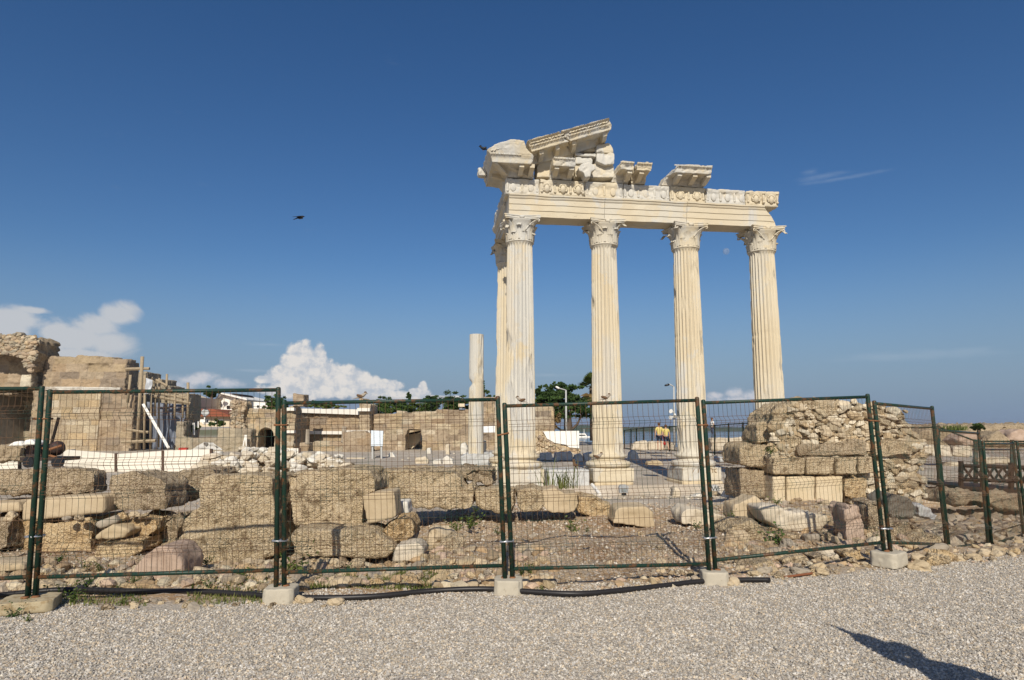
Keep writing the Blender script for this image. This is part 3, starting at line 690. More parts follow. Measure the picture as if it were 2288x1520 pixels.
tpoly('tympanum_block',[(1200,368),(1222,352),(1330,318),(1334,338),(1282,340),(1282,396),(1200,396)],.40,-.25,MARB[6],121,1)
tpoly('tympanum_block',[(1333,324),(1345,321),(1362,319),(1369,330),(1372,341),(1333,341)],.62,-.25,MARB[8],122)
tpoly('tympanum_block',[(1333,343),(1373,341),(1373,366),(1352,369),(1333,361)],.66,-.25,MARB[8],123)
tpoly('tympanum_block',[(1284,341),(1333,343),(1333,351),(1285,348)],.60,-.2,MARB[8],124)
tpoly('tympanum_block',[(1284,351),(1323,352),(1326,366),(1285,366)],.55,-.2,MARB[8],125)
tpoly('tympanum_block',[(1284,368),(1330,366),(1372,370),(1374,397),(1330,397),(1286,396)],.48,-.25,MARB[5],126)
tpoly('tympanum_block',[(1292,374),(1300,366),(1316,361),(1330,370),(1331,378),(1322,384),(1320,397),(1308,397),(1304,385),(1294,382)],.95,.45,MARB[7],127)
cornice('cornice_block',1.05,1.88,10.635,[1.2,1.75],CM,131)
cornice('cornice_block',3.50,4.07,10.625,[3.93],MARB[5],132,CP,None,[-.1,-.1,-.08,0,0,.03,.05,.05,.08,0])
cornice('cornice_block',4.15,4.74,10.625,[4.38],MARB[6],133)
cornice('cornice_block',5.55,7.06,10.625,[5.85,6.45,6.98],CM,134,CP,None,[-.2,-.2,-.15,-.1,-.1,.0,.1,.15,.2,.1])

# ------------------------------------------------------------------ the mesh fence
def fence(label,TL,BL,TR,BR,YL,YR,top=.94,bot=.08,seed=0,group=None,dense=None):
    rg=random.Random(seed)
    tl,bl,tr,br=[Vector(atY(x,y,Y)) for (x,y),Y in ((TL,YL),(BL,YL),(TR,YR),(BR,YR))]
    o0=Vector((bl.x,bl.y,bl.z)); root=thing('fence_panel',label,'fence panel',o0,0,group or 'rusty green mesh fence panels')
    L=lambda p:p-o0
    P=lambda s,t: L((bl+(tl-bl)*t)*(1-s)+(br+(tr-br)*t)*s)
    nrm=(tr-tl).cross(tl-bl).normalized()
    if nrm.y>0: nrm=-nrm
    for a,b in ((bl,tl),(br,tr)):
        mb=MB(); a2,b2=L(a),L(b); d=(b2-a2).normalized()
        mb.tube([a2,b2-d*.02,b2-d*.006,b2],[.0235,.0235,.021,.010],12); mb.build('post',GREENP,root,True)
    for nm,t in (('top_rail',top),('bottom_rail',bot)):
        mb=MB(); mb.tube([P(0,t),P(1,t)],.0185,10); mb.build(nm,GREENP,root,True)
    W=(br-bl).length; H=(tl-bl).length; n=max(4,round(W/.0555)); mb=MB()
    folds=[top-.115,top-.36,bot+.40,bot+.13]; tt=[]
    for f in folds: tt+=[(f+.030,0),(f+.008,.036),(f-.008,.036),(f-.030,0)]
    tt=[(top,0)]+tt+[(bot,0)]; wx=1-2*.03/W
    for i in range(1,n):
        s=i/n; j=rg.uniform(-.0012,.0012); pts=[P(s+j,t)+nrm*(q+.02) for t,q in tt]; mb.tube(pts,.0019,4,False)
    hs=[]
    for f in folds: hs+=[(f+.030,0),(f+.007,.039),(f-.007,.039),(f-.030,0)]
    e=[top-.01]+folds+[bot+.01]
    for a,b in zip(e[:-1],e[1:]):
        k=round((a-b-.06)*H/.19)
        for q in range(1,k): hs.append((a-.03-(a-b-.06)*q/k,0))
    for t,q in hs:
        mb.tube([P(x,t)+nrm*(q+.024+.004*math.sin(x*9+t*30)) for x in np.linspace(.012,.988,9)],.0019,4,False)
    mb.build('wire_mesh',WIRE,root,False)
    return root,P,o0,nrm
def clamp(p,q,m,label,group='clamps that join the fence posts'):
    p=Vector(p);q=Vector(q); root=thing('post_clamp',label,'clamp',tuple((p+q)/2),0,group); c=(p+q)/2; mb=MB(); d=(q-p)
    for s in (-.03,.03): mb.tube([p-c-d*.35+Vector((0,s,0)),q-c+d*.35+Vector((0,s,0))],.009,6)
    mb.tube([p-c-d*.3+Vector((0,-.03,0)),p-c-d*.3+Vector((0,.03,0))],.012,6); mb.tube([q-c+d*.3+Vector((0,-.03,0)),q-c+d*.3+Vector((0,.03,0))],.012,6)
    mb.build('strap',m,root,True)
    mb=MB(); mb.tube([Vector((0,-.052,0)),Vector((0,.052,0))],.009,6); mb.build('bolt',m,root,True)
PN=[('mesh fence panel running out of the picture beside the scrap pile of machinery',(-425,862),(-480,1372),(94,862),(62,1333),5.9,5.95,.985),
 ('mesh fence panel standing before the stepped conglomerate blocks and white barriers',(112,870),(79,1333),(622,865),(617,1316),5.98,6.12,.985),
 ('mesh fence panel crossing the lone broken column, a sparrow on its rail',(635,893),(635,1314),(1112,885),(1128,1298),6.14,6.45,.98),
 ('mesh fence panel in front of the temple column bases, two sparrows on its rail',(1127,900),(1145,1296),(1557,887),(1585,1285),6.47,6.78,.98),
 ('mesh fence panel in front of the tall rubble pier, with the rustiest bottom rail',(1571,893),(1599,1282),(1938,880),(1976,1240),6.8,7.45,.98),
 ('steeply receding mesh fence panel covering the far end of the rubble pier',(1953,895),(1990,1237),(2082,907),(2117,1241),7.47,8.85,.98),
 ('low set mesh fence panel with its foot among rocks near the wooden bridge rail',(2092,953),(2122,1243),(2186,961),(2209,1230),8.9,10.3,.97),
 ('farther mesh fence panel standing over the wooden bridge rail',(2196,985),(2217,1229),(2263,985),(2288,1205),10.35,12.0,.97),
 ('last mesh fence panel cut off by the edge of the picture',(2272,985),(2296,1210),(2345,986),(2372,1185),12.05,13.4,.97)]
FP=[]
for k,(lb,TL,BL,TR,BR,YL,YR,tp) in enumerate(PN): FP.append(fence(lb,TL,BL,TR,BR,YL,YR,tp,[.09,.09,.08,.06,.075,.07,.06,.05,.05][k],k))
def cl(x0,y0,x1,y1,Y,m,lb): clamp(atY(x0,y0,Y-.0),atY(x1,y1,Y+.02),m,lb)
cl(86,936,106,936,5.97,RUST,'rusty post clamp beside the dark machinery')
cl(68,1199,88,1198,5.97,STEEL,'shiny steel clamp low on the two posts above the weedy concrete foot')
cl(621,950,636,950,6.13,RUST,'rusty post clamp beside the dark stone archway')
cl(617,1208,634,1208,6.13,STEEL,'shiny steel clamp low on the posts in front of the biggest conglomerate block')
cl(1117,972,1131,969,6.46,RUST,'rust and silver post clamp against the white corner column')
cl(1124,1210,1141,1209,6.46,STEEL,'shiny steel clamp low on the posts nearest the corner column')
cl(1563,950,1575,950,6.79,RUST,'rusty post clamp in front of the third temple column')
cl(1578,1202,1593,1201,6.79,STEEL,'shiny steel clamp low on the posts under the inscribed plinth')
cl(1944,940,1957,941,7.46,RUST,'rusty post clamp in front of the rubble pier')
cl(1972,1181,1986,1181,7.46,STEEL,'shiny steel clamp low on the posts above the dark boulder')
def foot(label,px,py,Y,yaw,w=.30,d=.27,h=.16,m=CONC):
    p=atY(px,py,Y); z=p[2]; root=thing('concrete_foot',label,'fence foot',(p[0],Y,z),yaw,'concrete feet of the mesh fence')
    a,b,c=w/2,d/2,.04
    o=[(-a+c,-b),(a-c,-b),(a,-b+c),(a,b-c),(a-c,b),(-a+c,b),(-a,b-c),(-a,-b+c)]
    v=[(x,y,0) for x,y in o]+[(x*.96,y*.96,h) for x,y in o]; n=8
    f=[tuple(range(n-1,-1,-1)),tuple(range(n,2*n))]+[(i,(i+1)%n,n+(i+1)%n,n+i) for i in range(n)]
    link('concrete_body',voxmesh('foot',v,f,.014,1,.003,9.,int(px),.006),m,root,True)
    mb=MB()
    for sx in (-.04,.04): mb=MB(); mb.tube([(sx,0,h-.005),(sx,0,h+.012)],.031,10); mb.build('post_socket',RUST,root,True)
OCON=paint('stained_concrete',(.40,.33,.21),.9,.2,6.,0,(.30,.22,.12),(.5,.62))
foot('tilted brownish concrete foot with weeds growing over it',65,1362,5.92,.35,.44,.36,.10,OCON)
foot('concrete foot of the fence beside the end of the black pipe',627,1350,6.14,.06,.29)
foot('concrete foot of the fence in front of the corner column',1136,1330,6.46,-.03,.28)
foot('concrete foot of the fence under the third temple column',1596,1310,6.79,-.1,.27)
foot('concrete foot of the fence seen corner on in front of the rubble pier',1987,1264,7.46,.62,.34,.30,.16)
# black water pipe
def pipe(name,label,pts,r,m,cat):
    P=[]
    for x,y,z in pts: q=atZ(x,y,z); P.append(Vector((q[0],q[1],max(z,zat(q[0],q[1])+r*.6))))
    Q=[]
    for i in range(len(P)-1):
        p0,p1,p2,p3=P[max(i-1,0)],P[i],P[i+1],P[min(i+2,len(P)-1)]
        for k in range(6):
            t=k/6; Q.append(.5*((2*p1)+(-p0+p2)*t+(2*p0-5*p1+4*p2-p3)*t*t+(-p0+3*p1-3*p2+p3)*t**3))
    Q.append(P[-1]); mb=MB(); mb.tube([q-P[0] for q in Q],r,12); o=mb.build(name,m,None,True); o.location=P[0]; return tag(o,label,cat)
pipe('water_pipe','long black plastic pipe lying along the foot of the fence',[(-140,1337,.03),(-30,1333,.03),(60,1324,.03),(150,1318,.03),(300,1321,.03),(450,1322,.03),(590,1331,.03),(700,1336,.03),(830,1333,.03),(960,1321,.03),(1080,1316,.04),(1180,1322,.04),(1290,1327,.04),(1400,1318,.04),(1490,1308,.04),(1570,1299,.05),(1650,1296,.05),(1720,1296,.05)],.026,BLACKP,'pipe')
pipe('red_clay_pipe','thin reddish cable duct showing between rocks at the gravel edge',[(1752,1290,.03),(1780,1286,.05),(1810,1282,.05),(1842,1277,.03)],.013,paint('terracotta_pipe',(.20,.075,.035),.8,.3,9.),'pipe')

# ------------------------------------------------------------------ stones behind the fence
SB='conglomerate blocks of the collapsed wall'
B=stone
B('stone_block','wide pitted conglomerate block on top of the cut slab beside the two fence posts',[(-60,1060),(12,1048),(150,1043),(205,1048),(212,1058),(210,1106),(160,1109),(100,1110),(-60,1112)],9.15,.36,CONGD,group=SB,amp=.02)
B('cut_slab','smooth cut slab sticking out under the wide pitted block',[(48,1128),(60,1116),(228,1105),(234,1110),(232,1146),(90,1162),(48,1165)],8.75,.42,SAND,'stone slab',amp=.006,pit=.008)
B('cut_slab','short cut slab end lying next to the long smooth slab',[(-60,1127),(40,1122),(46,1144),(-60,1150)],8.8,.8,SAND,'stone slab',amp=.006,pit=.008)
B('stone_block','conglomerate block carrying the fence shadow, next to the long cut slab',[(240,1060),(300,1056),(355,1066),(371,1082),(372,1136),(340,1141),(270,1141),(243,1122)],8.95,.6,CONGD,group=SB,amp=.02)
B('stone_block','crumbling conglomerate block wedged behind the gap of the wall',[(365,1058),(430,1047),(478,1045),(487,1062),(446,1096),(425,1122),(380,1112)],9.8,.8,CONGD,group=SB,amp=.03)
B('stone_block','deeply weathered ochre block under the long cut slab',[(82,1166),(200,1156),(206,1182),(205,1243),(150,1256),(84,1256)],8.8,.8,CONGO,group=SB,amp=.03,pit=.05)
B('stone_block','dark hollowed ochre block beside the low kerb stone',[(22,1166),(84,1164),(82,1252),(30,1250),(18,1200)],9.0,.7,CONGO,group=SB,amp=.04,pit=.07)
B('grey_stone','narrow grey stone leaning on a yellow stone',[(207,1170),(255,1152),(262,1168),(213,1186)],8.55,.25,GREYST,'stone',amp=.006)
B('yellow_stone','yellow wedge shaped stone under the narrow grey one',[(209,1200),(226,1186),(250,1173),(285,1181),(289,1192),(270,1203),(215,1207)],8.5,.35,SAND,'stone',amp=.008)
B('stone_block','cracked ochre block above the round pink boulder',[(266,1162),(300,1150),(350,1156),(353,1184),(325,1202),(292,1196),(285,1179)],8.75,.6,CONGO,group=SB,amp=.025)
B('stone_block','flat faced ochre block at the bottom beside the round pink boulder',[(206,1212),(300,1199),(320,1202),(322,1232),(300,1243),(208,1254)],8.55,.6,CONGO,group=SB,amp=.02)
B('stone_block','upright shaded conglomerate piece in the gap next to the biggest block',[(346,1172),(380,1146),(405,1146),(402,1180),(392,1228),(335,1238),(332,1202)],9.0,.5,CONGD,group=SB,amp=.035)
B('boulder','smooth pinkish boulder resting behind the bottom rail',[(292,1272),(325,1236),(355,1222),(385,1228),(405,1254),(409,1290),(382,1315),(330,1308),(300,1293)],7.0,.5,PINK,'boulder',amp=.02,sm=9,pit=0)
B('stone_block','dark broken block at the picture edge under the short cut slab',[(-70,1156),(10,1158),(18,1190),(15,1228),(-70,1245)],8.7,.7,CONGD,group=SB,amp=.03)
B('kerb_stone','low flat kerb stone partly hidden by the fence post',[(-60,1258),(50,1257),(53,1277),(-60,1285)],7.2,.35,SAND,'kerb stone',amp=.006,pit=.01)
B('stone_block','largest conglomerate block of the wall, with one curved hollow in its face',[(446,1072),(456,1064),(480,1061),(600,1060),(611,1068),(613,1110),(616,1150),(618,1200),(618,1236),(590,1249),(560,1259),(430,1253),(405,1237),(395,1200),(405,1160),(430,1138),(449,1130),(446,1095)],8.3,.9,CONG,group=SB,amp=.02,sink=.03)
B('pale_stone','tall pale stone in the slot between the two largest conglomerate blocks',[(621,1082),(640,1082),(644,1130),(651,1172),(641,1212),(622,1207)],8.9,.5,SAND,'stone',amp=.012)
B('stone_block','broad conglomerate block with a slot in its underside, on the long low block',[(641,1064),(650,1056),(700,1050),(790,1047),(826,1052),(841,1075),(840,1102),(815,1110),(812,1176),(795,1182),(740,1179),(731,1165),(728,1132),(722,1132),(721,1174),(655,1178),(650,1150),(643,1120)],8.5,.9,CONG,group=SB,amp=.02,vox=.025)
B('cut_block','tilted smooth tan block jammed against the broad conglomerate block',[(809,1108),(836,1101),(880,1097),(887,1156),(850,1166),(821,1173),(813,1140)],8.25,.5,SAND,'stone block',amp=.005,pit=.01)
B('pale_stone','small pale stone beside the tilted tan block',[(882,1123),(910,1121),(914,1150),(905,1156),(888,1156)],8.9,.4,WHITEST,'stone',amp=.008)
B('stone_block','long low conglomerate block lying at the bottom of the wall',[(648,1198),(662,1181),(700,1182),(830,1184),(850,1200),(868,1213),(882,1226),(865,1246),(840,1251),(700,1247),(655,1242)],7.95,.7,CONG,group=SB,amp=.015,sm=6)
B('stone_block','rounded conglomerate lump resting above the white faced stone',[(846,1188),(885,1160),(915,1157),(926,1175),(927,1200),(900,1213),(876,1217),(855,1200)],8.15,.5,CONGO,group=SB,amp=.025)
B('pale_stone','white faced cut stone under the rounded conglomerate lump',[(874,1258),(883,1221),(930,1210),(947,1225),(949,1241),(935,1253),(890,1259)],7.7,.4,PALE,'stone',amp=.01,pit=.01)
B('stone_block','long crumbling conglomerate slab behind the brown pit',[(845,1056),(860,1050),(930,1048),(1010,1050),(1030,1065),(1037,1095),(1055,1080),(1062,1095),(1057,1135),(1045,1141),(980,1136),(920,1133),(912,1126),(885,1120),(850,1100)],9.9,1.0,CONG,group=SB,amp=.03)
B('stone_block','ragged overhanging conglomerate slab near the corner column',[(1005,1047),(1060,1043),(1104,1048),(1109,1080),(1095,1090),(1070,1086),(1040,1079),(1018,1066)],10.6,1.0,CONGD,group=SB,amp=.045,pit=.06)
B('stone_block','squarish conglomerate block directly behind a pair of fence posts',[(1060,1096),(1080,1092),(1120,1091),(1150,1095),(1153,1130),(1145,1146),(1110,1148),(1085,1141),(1063,1131)],10.15,.8,CONG,group=SB,amp=.02)
B('stone_block','conglomerate block with a rounded underside below the corner column',[(1152,1095),(1190,1089),(1216,1097),(1218,1130),(1206,1144),(1170,1144),(1156,1136)],10.25,.8,CONG,group=SB,amp=.02)
B('cut_block','smooth tan block with a humped top below the reed clump',[(1196,1096),(1225,1093),(1240,1089),(1262,1103),(1290,1101),(1294,1126),(1285,1144),(1255,1149),(1225,1144),(1213,1132)],10.5,.6,SAND,'stone block',amp=.01,pit=.012)
B('stone_block','low brown conglomerate ledge between the two smooth tan blocks',[(1290,1106),(1330,1110),(1374,1130),(1376,1152),(1356,1166),(1320,1156),(1290,1146)],10.8,.7,CONGO,group=SB,amp=.03)
B('cut_block','flat sided tan block standing at the edge of the gravelled slope',[(1369,1170),(1376,1138),(1388,1133),(1445,1132),(1460,1145),(1464,1179),(1445,1181),(1400,1173)],10.0,.6,SAND,'stone block',amp=.008,pit=.012)
B('pale_stone','big pale angular stone behind the posts under the third column',[(1523,1171),(1520,1150),(1535,1135),(1570,1140),(1620,1152),(1627,1176),(1590,1184),(1560,1179)],9.9,.6,PALE,'stone',amp=.015,pit=.01)
B('cut_block','pointed grey brown stone in front of the rubble pier',[(1636,1162),(1640,1128),(1665,1120),(1688,1107),(1700,1118),(1712,1142),(1708,1164)],9.9,.5,SAND,'stone block',amp=.012,pit=.01)
B('flat_boulder','long pale flat boulder propped over a dark gap',[(1698,1136),(1730,1129),(1760,1145),(1800,1144),(1850,1152),(1857,1167),(1840,1186),(1800,1193),(1740,1183),(1712,1166)],9.35,.7,PALE,'boulder',amp=.02,sm=6)
B('stone_block','brown conglomerate boulder under the long pale flat one',[(1706,1190),(1740,1189),(1800,1197),(1850,1189),(1872,1200),(1852,1228),(1780,1240),(1735,1230)],9.0,.6,CONGD,group=SB,amp=.03)
B('stone_block','brown conglomerate boulder beside the tuft of tall grass',[(1618,1188),(1640,1172),(1690,1166),(1718,1190),(1720,1226),(1660,1224),(1630,1210)],8.9,.6,CONG,group=SB,amp=.035)
B('stone_block','tall reddish upright stone in front of the pier, crossed by fence shadow',[(1888,1140),(1900,1124),(1925,1129),(1931,1160),(1937,1205),(1918,1224),(1894,1214),(1888,1175)],8.9,.5,PINK,amp=.04,pit=.05)
B('stone_block','upright conglomerate stone hidden by a pair of fence posts at the pier',[(1937,1122),(1965,1118),(1984,1130),(1988,1200),(1966,1218),(1940,1214)],9.2,.5,CONGD,group=SB,amp=.03)
B('boulder','dark rounded boulder beyond the corner of the fence',[(1987,1117),(2010,1103),(2040,1114),(2053,1140),(2040,1159),(2002,1161),(1986,1150)],10.4,.7,plainstone('dark_boulder_stone',(.13,.115,.09),(.19,.17,.135),3.,.4,.03),'boulder',amp=.02,sm=7)
B('stone_block','large brown boulder under the dark rounded one',[(1986,1172),(2030,1162),(2062,1178),(2054,1220),(2010,1236),(1984,1222)],9.3,.7,CONGD,group=SB,amp=.04)
B('pale_stone','pale slab shaped stone beside the dark rounded boulder',[(2048,1132),(2068,1127),(2096,1152),(2090,1166),(2056,1156)],10.6,.4,BLUEGREY,'stone',amp=.012)
B('stone_block','rough pale brown block at the base of the sloping fence rail',[(2030,1216),(2075,1196),(2106,1192),(2112,1226),(2060,1248),(2035,1242)],8.9,.6,CONG,group=SB,amp=.04)
B('stone_block','pitted lump under the rusty bottom rail, next to the red duct',[(1744,1252),(1800,1238),(1813,1262),(1800,1275),(1752,1279)],7.8,.4,CONG,group=SB,amp=.025)
B('stone_block','brown lump between two pale pitted lumps under the rusty bottom rail',[(1813,1242),(1848,1235),(1852,1262),(1826,1270)],7.75,.35,CONGD,group=SB,amp=.025)
B('stone_block','pale knobbly lump under the rusty bottom rail',[(1851,1242),(1880,1229),(1888,1262),(1850,1272)],7.75,.35,PALE,group=SB,amp=.035)
B('stone_block','ochre lump next to the corner on concrete foot',[(1886,1238),(1925,1229),(1940,1252),(1905,1268)],7.8,.35,CONGO,group=SB,amp=.03)
B('stone_block','broad flat conglomerate lump beside the concrete foot under the third column',[(1668,1268),(1725,1252),(1742,1276),(1722,1289),(1676,1289)],7.5,.4,CONG,group=SB,amp=.02)
# stones around the temple foundation
B('pale_stone','upright pale pointed stone against the concrete footing',[(1503,1110),(1506,1092),(1512,1086),(1521,1096),(1522,1110)],17.5,.4,PALE,'stone',amp=.02,vox=.04)
B('white_stone','white peaked stone in the shade below the inscribed plinth',[(1618,1115),(1632,1099),(1640,1103),(1650,1116)],16.5,.5,WHITEST,'stone',amp=.02,vox=.04)
B('white_stone','low white stone behind a fence post below the inscribed plinth',[(1548,1112),(1560,1102),(1580,1101),(1584,1114)],16.5,.4,WHITEST,'stone',amp=.02,vox=.04)
B('pale_stone','rounded tan stone below the carved white fragment',[(1590,1108),(1600,1097),(1611,1100),(1613,1110)],17.0,.4,SAND,'stone',amp=.02,vox=.04)
frag=B('carved_fragment','white carved fragment with scratched letters below the inscribed plinth',[(1589,1100),(1590,1086),(1607,1085),(1608,1099)],19.5,.3,BLUEGREY,'stone fragment',vox=.03,amp=.01)
mb=MB(); u0=atY(1591,1096,19.48)
for x0,y0,x1,y1 in ((0,.12,.05,0),(.05,0,.1,.12),(.1,.12,.14,0),(.14,0,.18,.12),(.2,0,.2,.12),(.2,.12,.25,.12),(.2,.06,.24,.06)):
    p=Vector((u0[0]+x0,19.487,u0[2]+y0)); q=Vector((u0[0]+x1,19.487,u0[2]+y1)); d=q-p; mb.box((p+q)/2-frag.location,(.014,.01,d.length),Matrix.Rotation(math.atan2(d.x,d.z),3,'Y'))
o=mb.build('scratched_letters',DARKG,frag)

# ------------------------------------------------------------------ masonry, rubble
TAN=[(.345,.26,.175),(.40,.31,.21),(.31,.235,.16),(.43,.34,.235),(.37,.27,.17),(.28,.22,.16),(.40,.305,.19)]
PALEM=[(.46,.365,.24),(.51,.42,.285),(.41,.32,.205),(.47,.35,.205),(.54,.455,.33)]
GREYM=[(.33,.28,.20),(.38,.32,.23),(.29,.25,.185),(.41,.34,.235)]
def masonry(nm,parent,px0,px1,top,py,Y,th,ch,bl,pal=TAN,holes=(),seed=0,jit=.03,mortar=None,mat=None,zb=None,gap=.014):
    """coursed blocks between two picture columns at distance Y, following a broken top line"""
    mortar=mortar or tuple(np.mean(np.array(pal),0)*1.08)
    rg=random.Random(seed); X0,X1=atY(px0,py,Y)[0],atY(px1,py,Y)[0]; z0=zb if zb is not None else atY(px0,py,Y)[2]-.25
    tp=[atY(x,y,Y) for x,y in top]; tx=[p[0] for p in tp]; tz=[p[2] for p in tp]; mb=MB(); z=z0; zmax=max(tz); blk=[]
    def cuts(zc):
        out=[]
        for h in holes:
            xa,za=atY(h[0],h[3],Y)[0],atY(h[0],h[3],Y)[2]; xb,zt=atY(h[1],h[2],Y)[0],atY(h[1],h[2],Y)[2]
            if za-.3<zc<zt:
                if len(h)>4:
                    r=(xb-xa)/2; dz=max(0,zc-(zt-r)); e=math.sqrt(max(0,r*r-dz*dz)); m=(xa+xb)/2; out.append((m-e,m+e))
                else: out.append((xa,xb))
        return out
    while z<zmax:
        h=ch*rg.uniform(.8,1.2); x=X0-rg.uniform(0,bl)
        while x<X1:
          seg=[]
          for _ in (0,):
            l=bl*rg.uniform(.45,1.6); a,b=max(x,X0),min(x+l,X1); x+=l
            if b-a<.05: continue
            c=(a+b)/2; zt=float(np.interp(c,tx,tz))
            if z+h*.4>zt or (zt-z<h*1.3 and rg.random()<.12): continue
            seg=[(a,b)]
            for hx0,hx1 in cuts(z+h/2): seg=[t for p,q in seg for t in ((p,min(q,hx0)),(max(p,hx1),q)) if t[1]-t[0]>.04]
          for a,b in seg:
            c=(a+b)/2; hh=min(h,zt-z+rg.uniform(-.05,.12)); f=rg.uniform(-jit,jit); q=rg.choice(pal); k=rg.uniform(.88,1.12)
            mb.col=tuple(v*k for v in q); g=gap*rg.uniform(.6,2.)
            blk.append((a,b,z,z+h,mb.col)); mb.box((c,Y+th/2+f,z+hh/2),(b-a-g*2,th,hh-g*2),None,jit*.7)
            mb.col=mortar; mb.box((c,Y+th/2+jit*.6+.012,z+hh/2-.005),(b-a,th-.03,hh-.003))
        z+=h
    lo=((X0+X1)/2,Y,z0)
    if mat or th<.45 or ch<.2: return mb.build(nm,mat or MASON,parent,False,lo)
    # weather the whole wall: fuse the blocks, wear the edges, spall the faces, then hand each block its own stone colour
    vx=max(.05,min(.085,ch*.13)); V=[(x-lo[0],y-lo[1],z_-lo[2]) for x,y,z_ in mb.v]
    me=voxmesh(nm,V,mb.f,vx,1,vx*.42,1.5,seed,vx*1.1,vx*.9); n=len(me.vertices); P=np.empty(n*3); me.vertices.foreach_get('co',P); P=P.reshape(-1,3)+np.array(lo)
    C=np.ones((n,4),np.float32); C[:,:3]=mortar
    for a,b,za,zb_,c in blk:
        k=(P[:,0]>a+.02)&(P[:,0]<b-.02)&(P[:,2]>za+.015)&(P[:,2]<zb_+.12); C[k,:3]=c
    me.color_attributes.new('Col','FLOAT_COLOR','POINT').data.foreach_set('color',C.ravel())
    return link(nm,me,MASON,parent,True,lo)
def rubble(nm,parent,px,Y,th,n,s0,s1,pal=TAN,seed=0,core=CONGD,vox=.06,amp=.06,label=None):
    """mortared rubble: a weathered core with stones bedded all over its face"""
    rg=random.Random(seed); o=stone(nm,label,px,Y,th,core,parent=parent,vox=vox,amp=amp,pit=.08); lo=np.array(o.location)
    P=[atY(x,y,Y) for x,y in px]; Q=[(p[0],p[2]) for p in P]; xs=[q[0] for q in Q]; zs=[q[1] for q in Q]; mb=MB(); k=0
    while k<n:
        x,z=rg.uniform(min(xs),max(xs)),rg.uniform(min(zs),max(zs))
        if not inpoly(x,z,Q): continue
        s=s0+(s1-s0)*rg.random()**1.7; v,f=rockmesh(rg.randint(0,99),rg.choice((1,2)),.5,(s*rg.uniform(.8,1.6),s*.8,s*rg.uniform(.55,1.))); a=rg.uniform(-.5,.5)
        M=np.array(Matrix.Rotation(a,3,'Y')); c=rg.choice(pal); kk=rg.uniform(.75,1.25); mb.col=tuple(q*kk for q in c)
        mb.add(v@M.T+np.array([x,Y+rg.uniform(-.4,.35)*s+.02,z])-lo,f.tolist()); k+=1
    mb.build('bedded_stones',ROCKC,o,False); return o
def empty(nm,parent):
    o=bpy.data.objects.new(nm,None); COL.objects.link(o); o.parent=parent; return o
def T0(nm,label,cat,group=None): return thing(nm,label,cat,(0,0,0),0,group)
def setbase(root,p):
    """move a thing's origin to its base without moving its parts"""
    p=Vector(p); root.location=p
    for c in root.children: c.location=c.location-p
def tubepx(mb,pts,r,n=6): mb.tube([atY(*p) for p in pts],r,n)
def prismpx(nm,px,Y,th,m,parent=None,smooth=False):
    A=[atY(x,y,Y) for x,y in px]; B=[a+np.array([0,th,0]) for a in A]; mb=MB(); mb.prism(A,B); c=np.array(A).mean(0); c[2]=min(a[2] for a in A)
    return mb.build(nm,m,parent,smooth,tuple(c))

# the tall rubble pier beyond the fence
pier=T0('rubble_pier','tall broken rubble pier with cream ashlar at its foot behind the fence','ruined pier')
rubble('rubble_core',pier,[(1722,990),(1724,950),(1728,925),(1742,910),(1760,903),(1790,893),(1850,896),(1880,893),(1930,898),(1975,905),(2028,918),(2036,962),(2068,984),(2072,1030),(2060,1060),(2075,1100),(2055,1135),(1960,1140),(1885,1140),(1880,1070),(1800,1060),(1728,1062),(1722,1020)],12.9,1.5,900,.022,.10,[(.42,.34,.23),(.50,.42,.30),(.36,.29,.19),(.55,.48,.36),(.40,.30,.18)],5,CONG,.05,.06)
for j,(q,Y,m) in enumerate([([(1652,1000),(1660,992),(1700,990),(1722,993),(1725,1040),(1712,1046),(1655,1040)],13.0,CONG),([(1690,948),(1700,944),(1724,946),(1726,992),(1690,994)],13.1,CONG),([(1652,1046),(1722,1050),(1728,1116),(1655,1118)],13.1,GREYST),([(1782,992),(1855,990),(1900,980),(1936,984),(1940,1018),(1785,1022)],12.75,CONGD),([(1940,986),(2000,975),(2040,985),(2046,1018),(1950,1026)],12.75,CONG)]):
    stone('rough_block',None,q,Y,[1.1,.8,1.0,.5,.5][j],m if m is not GREYST else CONGD,parent=pier,vox=.04,amp=.03,sm=2)
for a,b in ((1727,1800),(1802,1866),(1868,1916),(1918,1956)): stone('grey_ashlar',None,[(a,1022),(b,1021),(b,1061),(a,1063)],12.62,.7,CONG if a%3 else CONGD,parent=pier,vox=.035,amp=.012,sm=2)
for a,b,c in ((1727,1756,1128),(1758,1822,1124),(1824,1884,1136)): stone('cream_ashlar',None,[(a,1065),(b,1064),(b,c),(a,c)],12.68,.6,CREAM,parent=pier,vox=.035,amp=.005,sm=1,pit=.006)
stone('cream_ashlar',None,[(1886,1066),(1912,1066),(1938,1070),(1940,1108),(1930,1118),(1886,1112)],12.75,.5,CONGO,parent=pier,vox=.035,amp=.03,sm=2)
for c in pier.children: c.location.z+=0
setbase(pier,(5.5,12.8,0))

